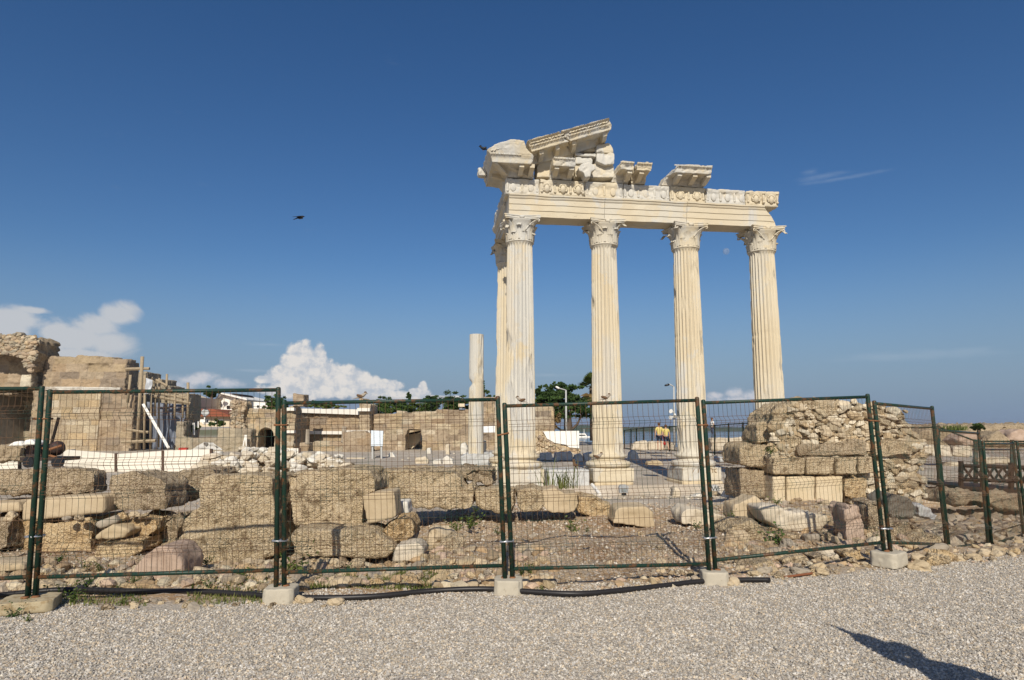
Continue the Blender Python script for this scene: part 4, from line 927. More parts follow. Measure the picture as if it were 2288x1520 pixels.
# lone broken column
lone=T0('broken_column','lone broken fluted column shaft standing apart from the temple','broken column')
Yc=29.; p=atY(1063,1022,Yc); nf,k=24,6; n=nf*k; a=np.arange(n)/n*6.28318; fl=np.abs(np.sin(np.arange(n)%k/k*np.pi)); V=[]; zt=atY(1063,748,Yc)[2]-p[2]
zz=np.linspace(0,zt,90); jb=atY(1060,857,Yc)[2]-p[2]
for z in zz:
    r=np.full(n,.345-.025*z/zt)-.014*fl
    P=np.stack([np.cos(a)*1.5+3,np.sin(a)*1.5,np.full(n,z)],1); r-=np.clip(fbm(P,3)-.35,0,.4)*.1
    # chunk broken out of the joint on the side away from the sun
    d=np.cos(a-math.pi*1.02); r-=.16*np.exp(-((z-jb)/.13)**2)*np.clip(d,0,1)**3; r-=.012*np.exp(-((z-jb)/.03)**2)
    V.append(np.stack([r*np.cos(a),r*np.sin(a),np.full(n,z)],1))
i=np.arange(n); j=(i+1)%n; Fq=np.vstack([np.stack([q*n+i,q*n+j,(q+1)*n+j,(q+1)*n+i],1) for q in range(len(zz)-1)])
MB1=marble('marble_lone',12,.75); sh=fastmesh('shaft',np.vstack(V),Fq,MB1,None,True); sh.parent=lone
mb=MB(); mb.add([tuple(q) for q in V[-1]],[tuple(range(n))]); mb.build('broken_top',MB1,sh)
st=stone('pedestal',None,[(1030,1060),(1028,1022),(1040,1014),(1100,1012),(1120,1020),(1122,1060)],28.4,1.6,BLUEGREY,parent=lone,vox=.05,amp=.03)
lone.location=tuple(p); st.location=st.location-Vector(p)

# ---- large vaulted building on the edge of the site
bld=T0('stone_building_ruin','tall ruined stone building with a bulging rubble top and broken wall crest','ruined building')
YB=50.
masonry('wall',bld,78,268,[(76,788),(95,796),(150,796),(160,792),(205,793),(255,796),(268,800)],1006,YB,1.3,.62,1.15,TAN,(),11,.06)
masonry('restored_facing',bld,98,215,[(98,868),(215,868)],1004,YB-.12,.2,.5,1.0,PALEM,(),12,.015)
masonry('marble_string_course',bld,98,268,[(98,866),(268,866)],872,YB-.25,.4,.12,2.,[(.66,.62,.54)],(),12,.01,zb=atY(98,872,YB)[2])
masonry('side_wall',bld,268,279,[(266,800),(286,806)],1004,YB+.6,1.2,.62,1.4,GREYM,(),13,.06)
masonry('side_wall',bld,262,292,[(262,880),(300,885)],1004,YB-.05,1.4,.6,.8,TAN,(),14,.05)
masonry('apse_wall',bld,-60,80,[(-60,775),(52,775),(80,785)],868,YB+.8,1.,.6,.9,TAN,(),15,.05,zb=atY(0,874,YB)[2])
masonry('marble_pilaster',bld,44,68,[(44,832),(68,834)],862,YB-.4,.8,.5,.9,[(.60,.53,.40)],(),16,.01,zb=atY(50,866,YB)[2])
masonry('shade_recess_back',bld,-60,100,[(-60,872),(100,872)],1006,YB+5.,1.,.6,.9,GREYM,(),17,.05)  # set far back: deep opening added to stand in for a cast shadow
masonry('lower_pier',bld,60,100,[(60,872),(100,872)],1006,YB-.1,2.,.55,.9,TAN,(),18,.05)
masonry('shade_recess_lintel',bld,-60,62,[(-60,895),(0,878),(20,874),(62,890)],868,YB+.0,3.,.5,.8,TAN,(),19,.05,zb=atY(0,884,YB)[2])
prismpx('shade_recess_roof',[(-70,872),(100,872),(100,866),(-70,866)],YB+.4,5.6,GREYST,bld)  # roof and side added to keep the made-up opening in shade
prismpx('shade_recess_side',[(-75,1005),(-66,1005),(-66,868),(-75,868)],YB-.4,7,GREYST,bld)
rubble('rubble_vault',bld,[(-70,752),(-20,748),(30,747),(60,751),(78,754),(86,762),(80,776),(82,790),(74,800),(70,830),(60,828),(55,806),(40,796),(10,788),(-70,786)],YB-1.2,2.6,600,.08,.22,GREYM+TAN,6,CONGD,.14,.12)
stone('top_stone',None,[(30,748),(34,742),(46,742),(49,749)],YB-.8,.5,GREYST,parent=bld,vox=.08,amp=.04)
setbase(bld,(-33,50,-.3))
# rear range of the same ruin with scaffold in front
rear=T0('ruined_rear_wall','shaded ruined wall with a sloping crest behind the wooden scaffolding','ruined wall')
masonry('wall',rear,285,412,[(285,826),(315,830),(330,842),(350,850),(375,862),(412,884)],1004,YB+5,2.5,.6,1.0,GREYM,(),21,.08)
setbase(rear,(-30,55,-.3))
sc=T0('scaffolding','rough wooden scaffolding of poles and planks beside the tall building','scaffolding')
for k,(a,r) in enumerate([([(306,1004,49.2),(318,797,49.2)],.13),([(322,1004,49),(324,838,49)],.09),([(336,1004,50.5),(338,850,50.5)],.09),([(354,1000,51),(356,845,51)],.08),([(371,920,51.5),(373,836,51.5)],.09),([(285,900,49.5),(292,838,49.5)],.10),([(420,935,52),(420,855,52)],.11),([(346,930,51),(348,848,51)],.08),([(408,935,52),(409,885,52)],.08),([(390,935,51.5),(391,880,51.5)],.08)]):
    mb=MB(); tubepx(mb,a,r,7); mb.build('pole',WOODM,sc,True)
for a,r in (([(282,825,49.3),(334,824,49.3)],.12),([(340,845,51),(374,863,51)],.11),([(272,988,49.1),(348,985,49.1)],.12),([(282,960,49.1),(325,966,49.1)],.10),([(318,965,49.1),(332,966,49.1)],.1),([(340,885,50.8),(425,902,52)],.12),([(332,876,50.8),(420,892,52)],.09),([(388,898,51.8),(424,901,52)],.1),([(335,864,50.9),(400,882,52)],.08)):
    mb=MB(); tubepx(mb,a,r,5); mb.build('plank',WOODM,sc)
mb=MB(); tubepx(mb,[(327,834,49.2),(327,862,49.2)],.03,5); tubepx(mb,[(324,862,49.2),(330,862,49.2)],.12,6); tubepx(mb,[(324,862,49.2),(322,885,49.2)],.02,4); tubepx(mb,[(331,862,49.2),(332,885,49.2)],.02,4); mb.build('hoist_pulley',DARKG,sc)
setbase(sc,(-28,49,-.3))
def drape(nm,label,px,Y,m,cat,amp=.35,nn=26,group=None):
    """hanging cloth: a folded sheet between two vertical edges"""
    (x0,y0),(x1,y1),(x2,y2),(x3,y3)=px; V=[]
    for i in range(nn+1):
        s=i/nn
        for j in range(13):
            t=j/12; a=np.array([x0+(x1-x0)*s,y0+(y1-y0)*s])*(1-t)+np.array([x3+(x2-x3)*s,y3+(y2-y3)*s])*t
            p=atY(a[0],a[1],Y); p[1]+=amp*(math.sin(s*17)+.6*math.sin(s*31+t*3))*(.35+t*.65)*.5+.15*math.sin(t*9+s*5)*amp; V.append(p)
    f=[(i*13+j,i*13+j+1,(i+1)*13+j+1,(i+1)*13+j) for i in range(nn) for j in range(12)]
    mb=MB(); mb.add(V,f); o=mb.build(nm,m,None,True,tuple(atY((x3+x2)/2,y2,Y)))
    q=o.modifiers.new('t','SOLIDIFY'); q.thickness=.02
    return tag(o,label,cat,group)
drape('tarpaulin','blue grey tarpaulin hanging below the scaffolding',[(328,898),(425,905),(388,1003),(330,1006)],52.6,TARP,'tarpaulin')
drape('tarpaulin_strip','torn grey plastic bundle hanging high on the scaffolding',[(326,845),(342,850),(336,880),(322,882)],48.7,paint('grey_plastic',(.45,.47,.50),.4,.2,3.),'plastic sheet',.3,10)
mb=MB(); p0,p1=atY(320,904,48.6),atY(377,1002,47.6); mb.tube([Vector((0,0,0)),Vector(p0-p1)],.13,4); o=mb.build('leaning_beam',paint('white_beam',(.72,.69,.62),.7,.06,2.)); o.location=p1; tag(o,'white beam leaning diagonally in front of the blue tarpaulin','beam')

# ---- stepped ashlar walls and the gate ruin
aw=T0('ashlar_wall','low stepped wall of big grey ashlar blocks beyond the white barriers','ashlar wall')
masonry('ashlar_courses',aw,388,560,[(388,938),(411,938),(412,958),(425,958),(426,975),(440,975),(441,955),(560,957)],1006,49.,1.2,.62,1.15,GREYM,(),31,.03,gap=.02)
setbase(aw,(-23,49,-.3))
gate=T0('arched_gate_ruin','ruined wall with a dark round arched gateway','ruined gate')
masonry('wall',gate,528,652,[(528,912),(545,914),(620,917),(640,914),(652,914)],1004,50.,1.6,.42,.7,PALEM+TAN,[(576,613,955,1004,1)],33,.04)
mb=MB(); cx,cz=atY(594.5,973,49.9)[0],atY(594.5,973,49.9)[2]
for k in range(11):
    a=math.pi*(k+.5)/11; mb.col=random.choice(PALEM); mb.box((cx+math.cos(a)*.80,49.98,cz+math.sin(a)*.80),(.38,.3,.26),Matrix.Rotation(-a,3,'Y'),.01)
mb.build('arch_ring',MASON,gate,False,(cx,49.9,cz))
for q,th,Y in (([(572,1004),(576,1004),(576,955),(572,955)],8,51.61),([(613,1004),(617,1004),(617,955),(613,955)],8,51.61),([(572,955),(617,955),(617,948),(572,948)],8,51.61),([(572,1004),(617,1004),(617,948),(572,948)],.4,59.7)): prismpx('passage_lining',q,Y,th,GREYST,gate)
rubble('broken_pier',gate,[(514,957),(516,898),(524,893),(532,898),(545,896),(551,902),(549,915),(540,925),(550,957)],49.6,1.1,160,.06,.18,TAN+GREYM,34,CONGD,.09,.1)
setbase(gate,(-18,50,-.3))
mb=MB(); P=[atY(x,y,48.5) for x,y in ((548,972),(551,972),(551,1000),(543,1000))]; 
for a,b in ((0,3),(1,2),(0,2)): mb.tube([Vector(P[a]-P[2]),Vector(P[b]-P[2])],.05,5)
o=mb.build('trestle',WHITEW); o.location=P[2]; tag(o,'small white painted trestle leaning on the ashlar wall by the archway','trestle')
# ---- building with marble bands and two stub columns
hall=T0('marble_banded_building','ruined hall with white marble bands and two short grey columns in front','ruined hall')
masonry('corner_tower',hall,638,657,[(638,905),(657,905)],1006,50.,2.,.6,.9,PALEM,(),41,.03)
masonry('corner_tower_top',hall,652,678,[(652,880),(672,880),(678,884)],908,50.,1.2,.55,.7,TAN,(),42,.05,zb=atY(652,908,50.)[2])
masonry('recess_wall',hall,655,802,[(655,915),(802,915)],1006,55.,1.,.6,1.,TAN,(),43,.04)
masonry('side_pier',hall,798,826,[(798,890),(804,886),(826,888)],1006,50.,3.,.55,.8,PALEM,(),44,.03)
masonry('recess_side',hall,655,658,[(655,905),(658,905)],1006,51.5,4.,.6,.9,GREYM,(),45,.02)
masonry('front_plinth',hall,668,800,[(668,988),(690,990),(720,986),(800,988)],1010,49.4,1.2,.55,1.3,GREYM+TAN,(),46,.04)
masonry('front_plinth',hall,762,830,[(762,966),(830,966)],1024,48.,1.2,.55,1.3,TAN,(),47,.03)
for q,Y,th in (([(660,913),(800,915),(800,927),(660,922)],54.6,.4),([(798,912),(826,912),(826,919),(798,919)],49.7,.5),([(638,911),(657,911),(657,918),(638,918)],49.7,.5),([(660,963),(800,964),(800,971),(660,970)],54.6,.4),([(770,962),(826,962),(826,968),(770,968)],49.55,.4),([(638,962),(657,962),(657,968),(638,968)],49.7,.5)):
    prismpx('marble_band',q,Y,th,paint('marble_band',(.72,.68,.60),.6,.08,2.),hall); 
setbase(hall,(-13,50,-.3))
for x,y0,y1,w_,lb in ((686.5,993,959,6.5,'shorter grey stub column near the shaded recess of the banded hall'),(768,990,953,7.5,'taller grey stub column near the sunlit pier of the banded hall')):
    b_=atY(x,y0,48.6); t_=atY(x,y1,48.6); mb=MB(); r=w_*48.6/F/1.45; h=t_[2]-b_[2]; mb.lathe([(r*1.2,0),(r*1.2,.12),(r,.2),(r*.97,h*.6),(r*.93,h-.05),(r*.85,h)],20); o=mb.build('stub_column',GREYST,None,True); o.location=b_; tag(o,lb,'stub column','stub columns before the hall')
# ---- long wall with an arched window
lw=T0('long_ruined_wall','long patchy stone wall with an open arched doorway behind the info board','ruined wall')
masonry('wall',lw,832,1060,[(832,928),(850,925),(860,921),(975,919),(985,914),(992,902),(998,902),(1000,914),(1060,913)],1018,51.,1.3,.45,.75,PALEM+TAN,[(906,942,957,1018,1)],51,.05)
masonry('wall',lw,1058,1110,[(1058,900),(1072,884),(1085,881),(1110,890)],1018,52.,1.3,.45,.7,TAN,(),52,.06)
masonry('wall',lw,1195,1240,[(1195,908),(1240,912)],1012,50.,1.3,.5,.8,TAN+PALEM,(),53,.05)
masonry('back_room_wall',lw,890,955,[(890,958),(955,958)],1018,56.,.6,.6,1.,PALEM,(),54,.03)
prismpx('stone_mantel',[(898,962),(948,962),(948,958),(898,958)],52.4,3,BLUEGREY,lw)
setbase(lw,(-6,51,-.3))
boat=T0('covered_cart','cream coloured trailer with a sloping dark cover seen through the arched doorway','trailer')
prismpx('body',[(906,972),(938,968),(938,985),(920,1003),(906,1003)],53.,1.2,CREAMW,boat); prismpx('cover',[(905,969),(940,962),(940,966),(905,973)],52.8,1.6,DWOOD,boat)
for x in (911,930):
    mb=MB(); p=atY(x,1008,52.9); mb.tube([p,p+np.array([0,.25,0])],.24,14); mb.build('wheel',DARKG,boat)
setbase(boat,tuple(atY(920,1015,53.)))
# ---- rubble stack and white barriers
DARKB=paint('brown_post',(.09,.055,.04),.7,.3,6.)
for k,(a,b,t0,t1,bot,lb) in enumerate([(-60,41,1002,1002,1048,'white sheet metal barrier at the picture edge, next to the dark machinery'),(150,257,1005,1014,1056,'white sheet barrier next to the machinery, its end bent back'),(259,362,1015,1008,1056,'rust speckled white sheet barrier in the middle of the row'),(364,470,1007,1004,1054,'white sheet barrier partly buried by the pale rubble heap'),(556,668,1001,1002,1022,'low white sheet barrier behind the pale rubble heap')]):
    r=T0('sheet_barrier',lb,'barrier','white sheet barriers'); Y=26.5 if k<4 else 40.
    prismpx('panel',[(a,bot),(b,bot),(b,t1),(a,t0)],Y,.05,WHITEP,r)
    prismpx('post',[(b-1.5,bot+3),(b+3.5,bot+3),(b+3.5,t1-1),(b-1.5,t1-1)],Y-.05,.09,DARKB,r)
    for f in (.3,.6): 
        y0,y1=t0+(bot-t0)*f,t1+(bot-t1)*f; prismpx('rib',[(a,y0+.8),(b,y1+.8),(b,y1-.8),(a,y0-.8)],Y-.025,.024,WHITEP,r)
    if k==1: prismpx('bent_end',[(138,1056),(149,1052),(151,1005),(142,1010)],Y+.02,.5,WHITEP,r)
    setbase(r,tuple(atY((a+b)/2,bot,Y)))
pr=[(.56,.50,.40),(.62,.56,.46),(.50,.44,.35),(.66,.61,.52),(.46,.40,.32)]
ROCKV=[]
def rocklib(m,sub,k,flat,amp=.3):
    v,f=rockmesh(k+3,sub,amp,flat); me=bpy.data.meshes.new('rock'); me.from_pydata(v.tolist(),[],f.tolist()); me.materials.append(m); me.polygons.foreach_set('use_smooth',[False]*len(me.polygons)); return me
PALELIB=[rocklib(PALE if k%3 else WHITEST,2,k,(1,.8,.55),.4) for k in range(9)]
TANLIB=[rocklib((CONGO,SAND,CONG,CONGD,GREYST,SAND)[k%6],3,k+20,(1,.85,.65),.4) for k in range(12)]
def put(me,nm,loc,s,label,cat,group,rg):
    o=bpy.data.objects.new(nm,me); COL.objects.link(o); o.location=loc; o.scale=(s*rg.uniform(.8,1.3),s*rg.uniform(.8,1.1),s*rg.uniform(.7,1.1)); o.rotation_euler=(rg.uniform(-.4,.4),rg.uniform(-.4,.4),rg.uniform(0,6.28)); return tag(o,label,cat,group)
rg=random.Random(5)
for k in range(175):     # heap of pale broken stone behind the big blocks
    x=rg.uniform(448,778); top=np.interp(x,[440,480,540,650,700,760,785],[1035,1012,1004,1006,1014,1018,1042]); y=rg.uniform(top,1062); Y=18.6+(1062-y)*.02+rg.uniform(-.3,.3)
    p=atY(x,y,Y); put(rg.choice(PALELIB),'heap_stone',p,rg.uniform(.09,.21),'pale broken stone lying in the heap behind the large conglomerate blocks','stone','pale stones of the rubble heap',rg)
o=stone('rubble_mound','earthy core of the pale rubble heap, with stones piled all over it',[(450,1066),(470,1040),(520,1026),(660,1024),(760,1034),(785,1066)],19.6,1.4,CONGD,'rubble mound',vox=.08,amp=.1)
# ---- white wall stub, marble fragments in the temple's shadow
ww=T0('plastered_wall_stub','broken stone wall stub with a smooth white plastered face','wall stub')
prismpx('plaster_face',[(1213,964),(1294,963),(1294,1002),(1272,1000),(1265,994),(1240,990),(1222,980),(1218,972)],47.,.35,WHITEW,ww)
rubble('stone_core',ww,[(1190,1012),(1190,962),(1212,964),(1222,980),(1240,990),(1272,999),(1296,1000),(1298,1014),(1240,1016)],47.1,1.0,90,.08,.2,PALEM+TAN,61,SAND,.08,.06)
setbase(ww,(3.5,47,-.3))
for q,Y,lb in (([(1206,1028),(1208,1012),(1232,1011),(1236,1030)],37.4,'moulded marble fragment beside the corner column base'),([(1238,1030),(1240,1012),(1276,1009),(1280,1016),(1276,1030)],37.4,'long moulded marble fragment in the temple shadow'),([(1282,1032),(1284,1018),(1296,1014),(1304,1020),(1306,1032)],37.4,'rounded marble fragment in the temple shadow'),([(1306,1034),(1304,1014),(1322,1010),(1330,1018),(1330,1034)],37.4,'squarish marble fragment next to the second column base'),([(1404,1034),(1407,1012),(1415,1005),(1424,1010),(1429,1022),(1428,1034)],37.4,'bluish dome shaped drum fragment beside the second column base'),([(1445,1040),(1448,1032),(1478,1030),(1484,1040)],26,'flat tan paving fragment near the third column')):
    stone('marble_fragment',lb,q,Y,.7,BLUEGREY if 'tan' not in lb else SAND,'marble fragment',vox=.05,amp=.02)
for q,Y,lb in (([(925,1032),(928,1022),(950,1019),(958,1030),(955,1040),(928,1040)],33,'white capital fragment on the pale path'),([(965,1042),(966,1028),(985,1026),(987,1042)],33,'small white block next to the white capital fragment'),([(988,1040),(990,1024),(998,1018),(1012,1026),(1014,1040)],33,'white pedestal fragment near the lone column'),([(952,1026),(953,1002),(962,1001),(964,1027)],45,'white upright slab against the long patchy wall'),([(1028,1016),(1030,992),(1037,988),(1044,993),(1045,1016)],36,'round topped white slab beside the lone column'),([(994,1018),(995,994),(1004,993),(1005,1018)],44,'short pale post against the long patchy wall'),([(1076,1020),(1076,984),(1086,984),(1086,1020)],36,'pale upright block behind the lone column'),([(865,1027),(868,1012),(876,1010),(884,1022),(888,1029)],40,'jagged white stone beside the info board'),([(832,1030),(836,1020),(850,1017),(858,1030)],39,'pale stone lying under the info board'),([(772,1026),(773,1022),(815,1023),(815,1029),(772,1030)],38,'thin pale kerb block in front of the banded hall')):
    stone('white_fragment',lb,q,Y,.5,WHITEST if 'pale' not in lb else PALE,'stone fragment',vox=.06,amp=.025)
for q,Y,lb in (([(1090,1050),(1092,1026),(1120,1022),(1124,1050)],27,'weathered grey marble block behind the fence beside the rear column'),([(1412,1006),(1415,992),(1425,986),(1448,985),(1450,1006)],46,'pale fluted column drum lying beyond the temple'),([(1448,1006),(1450,986),(1490,986),(1510,990),(1512,1006)],46.5,'long pale column drum next to the couple in yellow shirts'),([(1590,1008),(1588,979),(1625,978),(1640,1008)],48,'big pale block tilted beside the sea side fence'),([(1620,1008),(1622,980),(1655,977),(1690,976),(1700,1008)],48.6,'largest white block by the sea, behind the seated visitor'),([(1604,1034),(1606,1022),(1622,1021),(1624,1034)],33,'grey kerb block behind the third column'),([(1624,1036),(1626,1022),(1648,1022),(1650,1036)],33,'white kerb block behind the third column')):
    stone('marble_block',lb,q,Y,.9,PALE if 'grey' not in lb else BLUEGREY,'marble block',vox=.08,amp=.03)
# ------------------------------------------------------------------ info board, lamps, small fittings
sg=T0('info_board','white information board on two dark legs in front of the long wall','sign'); YS=38.
PRN,nt,b,p=newmat('printed_board'); sp=N(nt,'ShaderNodeSeparateXYZ',{0:p})
ln=N(nt,'ShaderNodeTexNoise',{'Vector':N(nt,'ShaderNodeMapping',{0:p,3:(6,1,40)}).outputs[0],'Scale':1.,'Detail':2.}).outputs[0]
c=MIX(nt,MA(nt,'MULTIPLY',SM(nt,ln,.52,.6),.4),(.66,.72,.76),(.35,.42,.5)); setc(nt,b,c)
prismpx('panel',[(829,997),(855,997),(856,963),(829,962)],YS,.06,PRN,sg)
for x in (832,852): prismpx('leg',[(x-1.8,1028),(x+1.8,1028),(x+1.8,995),(x-1.8,995)],YS+.07,.09,GREYP,sg)
setbase(sg,tuple(atY(842,1028,YS)))
def lamp(label,pts,head,Y,r,hc):
    root=T0('street_lamp',label,'street lamp','street lamps'); mb=MB(); P=[Vector(atY(x,y,Y)) for x,y in pts]
    mb.tube(P[:2],[r*1.2,r],10); mb.build('pole',GREYP,root,True); mb=MB(); mb.tube(P[1:],r*.7,8); mb.build('arm',GREYP,root,True)
    a,b=[Vector(atY(x,y,Y)) for x,y in head]; mb=MB(); d=b-a; mb.tube([a,a+d*.15,a+d*.6,b],[r*.7,r*1.3,r*1.3,r*.8],8); mb.build('lamp_head',hc,root,True); base=P[0]
    return root,base
r,b0=lamp('pale street lamp standing in front of the broad tree',[(1265.5,1000),(1264.5,872),(1250,868)],[(1250,868.5),(1241.5,864)],58,.075,WHITEW); setbase(r,b0)
r,b0=lamp('grey street lamp with loudspeakers rising beside the third column',[(1507,1000),(1505.5,864),(1495,858)],[(1496,859),(1485,862)],57,.075,DARKG)
mb=MB()
for (x0,y0,x1,y1) in ((1504,921,1499,919),(1508,925,1508,931),(1504,932,1498,933)): mb=MB(); mb.tube([atY(x0,y0,56.8),atY((x0+x1)/2,(y0+y1)/2,56.7),atY(x1,y1,56.6)],[.06,.10,.2],8); mb.build('loudspeaker',WHITEW,r)
setbase(r,b0)
fl=T0('floodlight','grey floodlight box standing before the second plinth','floodlight'); Yf=19.8
prismpx('housing',[(1385,1102),(1403,1102),(1405,1088),(1400,1084),(1388,1084),(1384,1089)],Yf,.22,paint('grey_metal',(.33,.34,.34),.4,.1,8.),fl); prismpx('glass',[(1388,1099),(1400,1099),(1401,1091),(1387,1091)],Yf-.02,.018,paint('lamp_glass',(.2,.22,.22),.15,.1,5.),fl); prismpx('stand',[(1389,1107),(1400,1107),(1399,1102),(1390,1102)],Yf+.04,.1,DARKG,fl)
setbase(fl,tuple(atY(1394,1107,Yf)))
mb=MB(); p0=atY(1323,1083,20.5); p1=atY(1340,1104,19.5); mb.tube([Vector(p0-p1),Vector((0,0,0))],.05,8); o=mb.build('white_tube',WHITEW); o.location=p1; tag(o,'short white tube leaning off the edge of the stylobate','tube')
# floodlight on the wall
wl=T0('wall_floodlight','cream floodlight box on top of the long patchy wall','floodlight'); prismpx('housing',[(1024,909),(1038,909),(1038,902),(1024,902)],50.6,.4,CREAMW,wl); prismpx('bracket',[(1028,914),(1033,914),(1033,909),(1028,909)],50.8,.1,GREYP,wl); setbase(wl,tuple(atY(1031,914,50.7)))
# banner
drape('banner','white and blue banner stretched on the wall behind the lone column',[(1078,953),(1108,952),(1108,967),(1078,967)],47,paint('banner_cloth',(.72,.73,.72),.7,.06,2.),'banner',.05,8)
# ---- dark machinery heap
mc_=T0('mixing_machine','dark rusty wheeled machine piled with bags behind the fence posts','machinery')
YM=24.; DM=paint('dark_machine_paint',(.045,.030,.026),.6,.4,3.,0,(.16,.06,.04),(.55,.65))
prismpx('chassis',[(44,1030),(138,1030),(140,1022),(44,1022)],YM,1.,DM,mc_); prismpx('engine_box',[(58,1022),(92,1022),(92,996),(70,992),(58,998)],YM+.1,.8,DM,mc_)
mb=MB(); c=atY(128,1002,YM+.4); mb.lathe([(.08,-.2),(.22,-.16),(.27,0),(.22,.17),(.12,.26)],16); o=mb.build('drum',DM,mc_,True); o.location=c; o.rotation_euler=(.6,.7,0)
for x in (62,126):
    for dy in (0,.9):
        mb=MB(); p=atY(x,1033,YM-.1+dy); mb.tube([p,p+np.array([0,.16,0])],.20,16); mb.build('wheel',DARKG,mc_)
for q in ([(96,1000,24),(112,1020,24.3)],[(100,1008,23.9),(138,996,24)],[(92,1012,24.2),(130,1024,24)]): mb=MB(); tubepx(mb,q,.05,6); mb.build('pipe',RUST,mc_,True)
setbase(mc_,tuple(atY(90,1036,YM)))
for q,lb in (([(18,996),(30,988),(46,987),(48,996)],'flat white sack lying on the pile beside the machine'),([(50,994),(56,984),(68,982),(78,989),(76,994)],'rounded white sack on top of the dark machine')):
    stone('white_sack',lb,q,23.6,.5,WHITEW,'sack',vox=.03,amp=.02,sm=8,pit=0)
tp=stone('spoil_pile','low heap of dark spoil beneath the white sack beside the machine',[(-60,1030),(-60,1000),(10,996),(45,997),(60,1030)],24.2,1.5,CONGD,'spoil heap',vox=.06,amp=.08)
mb=MB(); p1=atY(112,990,28); p0=atY(131,933,28); mb.tube([Vector((0,0,-.4)),Vector(p0-p1)],.06,6); o=mb.build('leaning_pole',DWOOD); o.location=p1; tag(o,'thin brown pole leaning on the restored facing of the tall building','pole')
# ------------------------------------------------------------------ town behind
def house(nm,label,wall,Y,th,m,windows=(),roof=None,rm=None,group=None,extra=()):
    r=T0(nm,label,'house',group); prismpx('wall',wall,Y,th,m,r)
    for x0,y0,x1,y1 in windows:
        f=prismpx('window',[(x0,y1),(x1,y1),(x1,y0),(x0,y0)],Y-.05,.045,WHITEW,r); w2=(x1-x0)*.14; q=prismpx('pane',[(x0+w2,y1-w2),(x1-w2,y1-w2),(x1-w2,y0+w2),(x0+w2,y0+w2)],Y-.07,.018,DARKG,None); q.parent=f; q.location=q.location-f.location
    if roof: prismpx('roof',roof,Y-.8,th+1.6,rm or TILE,r)
    for q,dy,t,mm,n2 in extra: prismpx(n2,q,Y+dy,t,mm,r)
    c=atY(sum(x for x,_ in wall)/len(wall),max(y for _,y in wall),Y); setbase(r,tuple(c)); return r
house('white_house','white gabled house on the rise behind the red tiled roof',[(472,940),(472,906),(480,893),(492,879.5),(546,891),(549,894),(549,940)],92,9,WHITEW,[(487,897,496,912),(527,889,533,893),(484,918,492,926),(505,905,516,916)],[(471,907),(480,893),(492,877.5),(548,890),(552,893),(551,894.5),(492,880),(481,894.5),(474,907)],WHITEW,None,[([(516,884),(520,879),(533,881),(539,888),(518,884)],1.,5,DWOOD,'roof_shelter'),([(513,880),(518,880),(518,886),(513,886)],2,.6,TILE,'chimney'),([(497,918),(530,918),(530,920),(497,920)],-1.5,1.4,WHITEW,'balcony')])
house('white_annex','small white flat roofed annex beside the white gabled house',[(457,920),(457,904),(466,904),(466,920)],90,5,WHITEW,[(459,908,464,913)])
house('tiled_house','low house with a wide red tiled hip roof and a satellite dish',[(418,954),(418,930),(514,930),(514,954)],82,8,CREAMW,[(428,937,440,946),(452,936,468,947),(480,937,500,946)],[(405,930),(425,914),(476,914),(516,929),(516,931)],TILE)
house('beige_house','beige flat roofed house behind the wooden scaffolding',[(384,925),(384,878),(400,884),(432,887),(432,925)],84,8,CREAMW,[(400,900,406,908),(412,900,418,908)])
house('white_building','low white building glimpsed above the gate ruin',[(566,925),(566,898),(600,900),(600,925)],88,8,WHITEW,[(573,905,580,912),(586,905,593,912)])
sd_=T0('satellite_dish','grey satellite dish on a mast in front of the red tiled roof','satellite dish'); mb=MB(); c=atY(458.5,923,76); mb.lathe([(.02,0),(.15,.02),(.3,.07),(.44,.16),(.46,.17),(.3,.09),(.02,.03)],18); o=mb.build('dish',GREYP,sd_,True); o.location=c; o.rotation_euler=(R(70),0,.5); mb=MB(); tubepx(mb,[(457,950,76),(458,924,76)],.09); mb.build('mast',WHITEW,sd_,True); prismpx('equipment_box',[(447,944),(458,944),(458,937),(447,937)],75.8,.5,WHITEW,sd_); setbase(sd_,tuple(atY(457,952,76)))
for x0,y0,y1,lb in ((433,945,972,'white pipe standing at the step of the ashlar wall'),(443,942,956,'thin white bracket standing on the ashlar wall')):
    mb=MB(); b_=atY(x0,y1,50.6); mb.tube([Vector((0,0,0)),Vector(atY(x0,y0,50.6)-b_)],.09 if y1>960 else .05,7); o=mb.build('white_pipe',WHITEW); o.location=b_; tag(o,lb,'pipe')
tk=drape('cloth_cover','pale cloth cover spread over a low heap before the ashlar wall',[(425,1006),(500,1006),(478,990),(455,988)],46,paint('pale_cloth',(.5,.48,.44),.8,.1,2.),'cloth cover',.4,12)
mb=MB(); p=atY(410,1005,44); mb.box((0,0,.06),(.55,.25,.12),None,.05); o=mb.build('red_bag',paint('red_bag',(.45,.05,.03),.6,.2,6.)); o.location=p; tag(o,'small red bag lying behind the white barriers','bag')
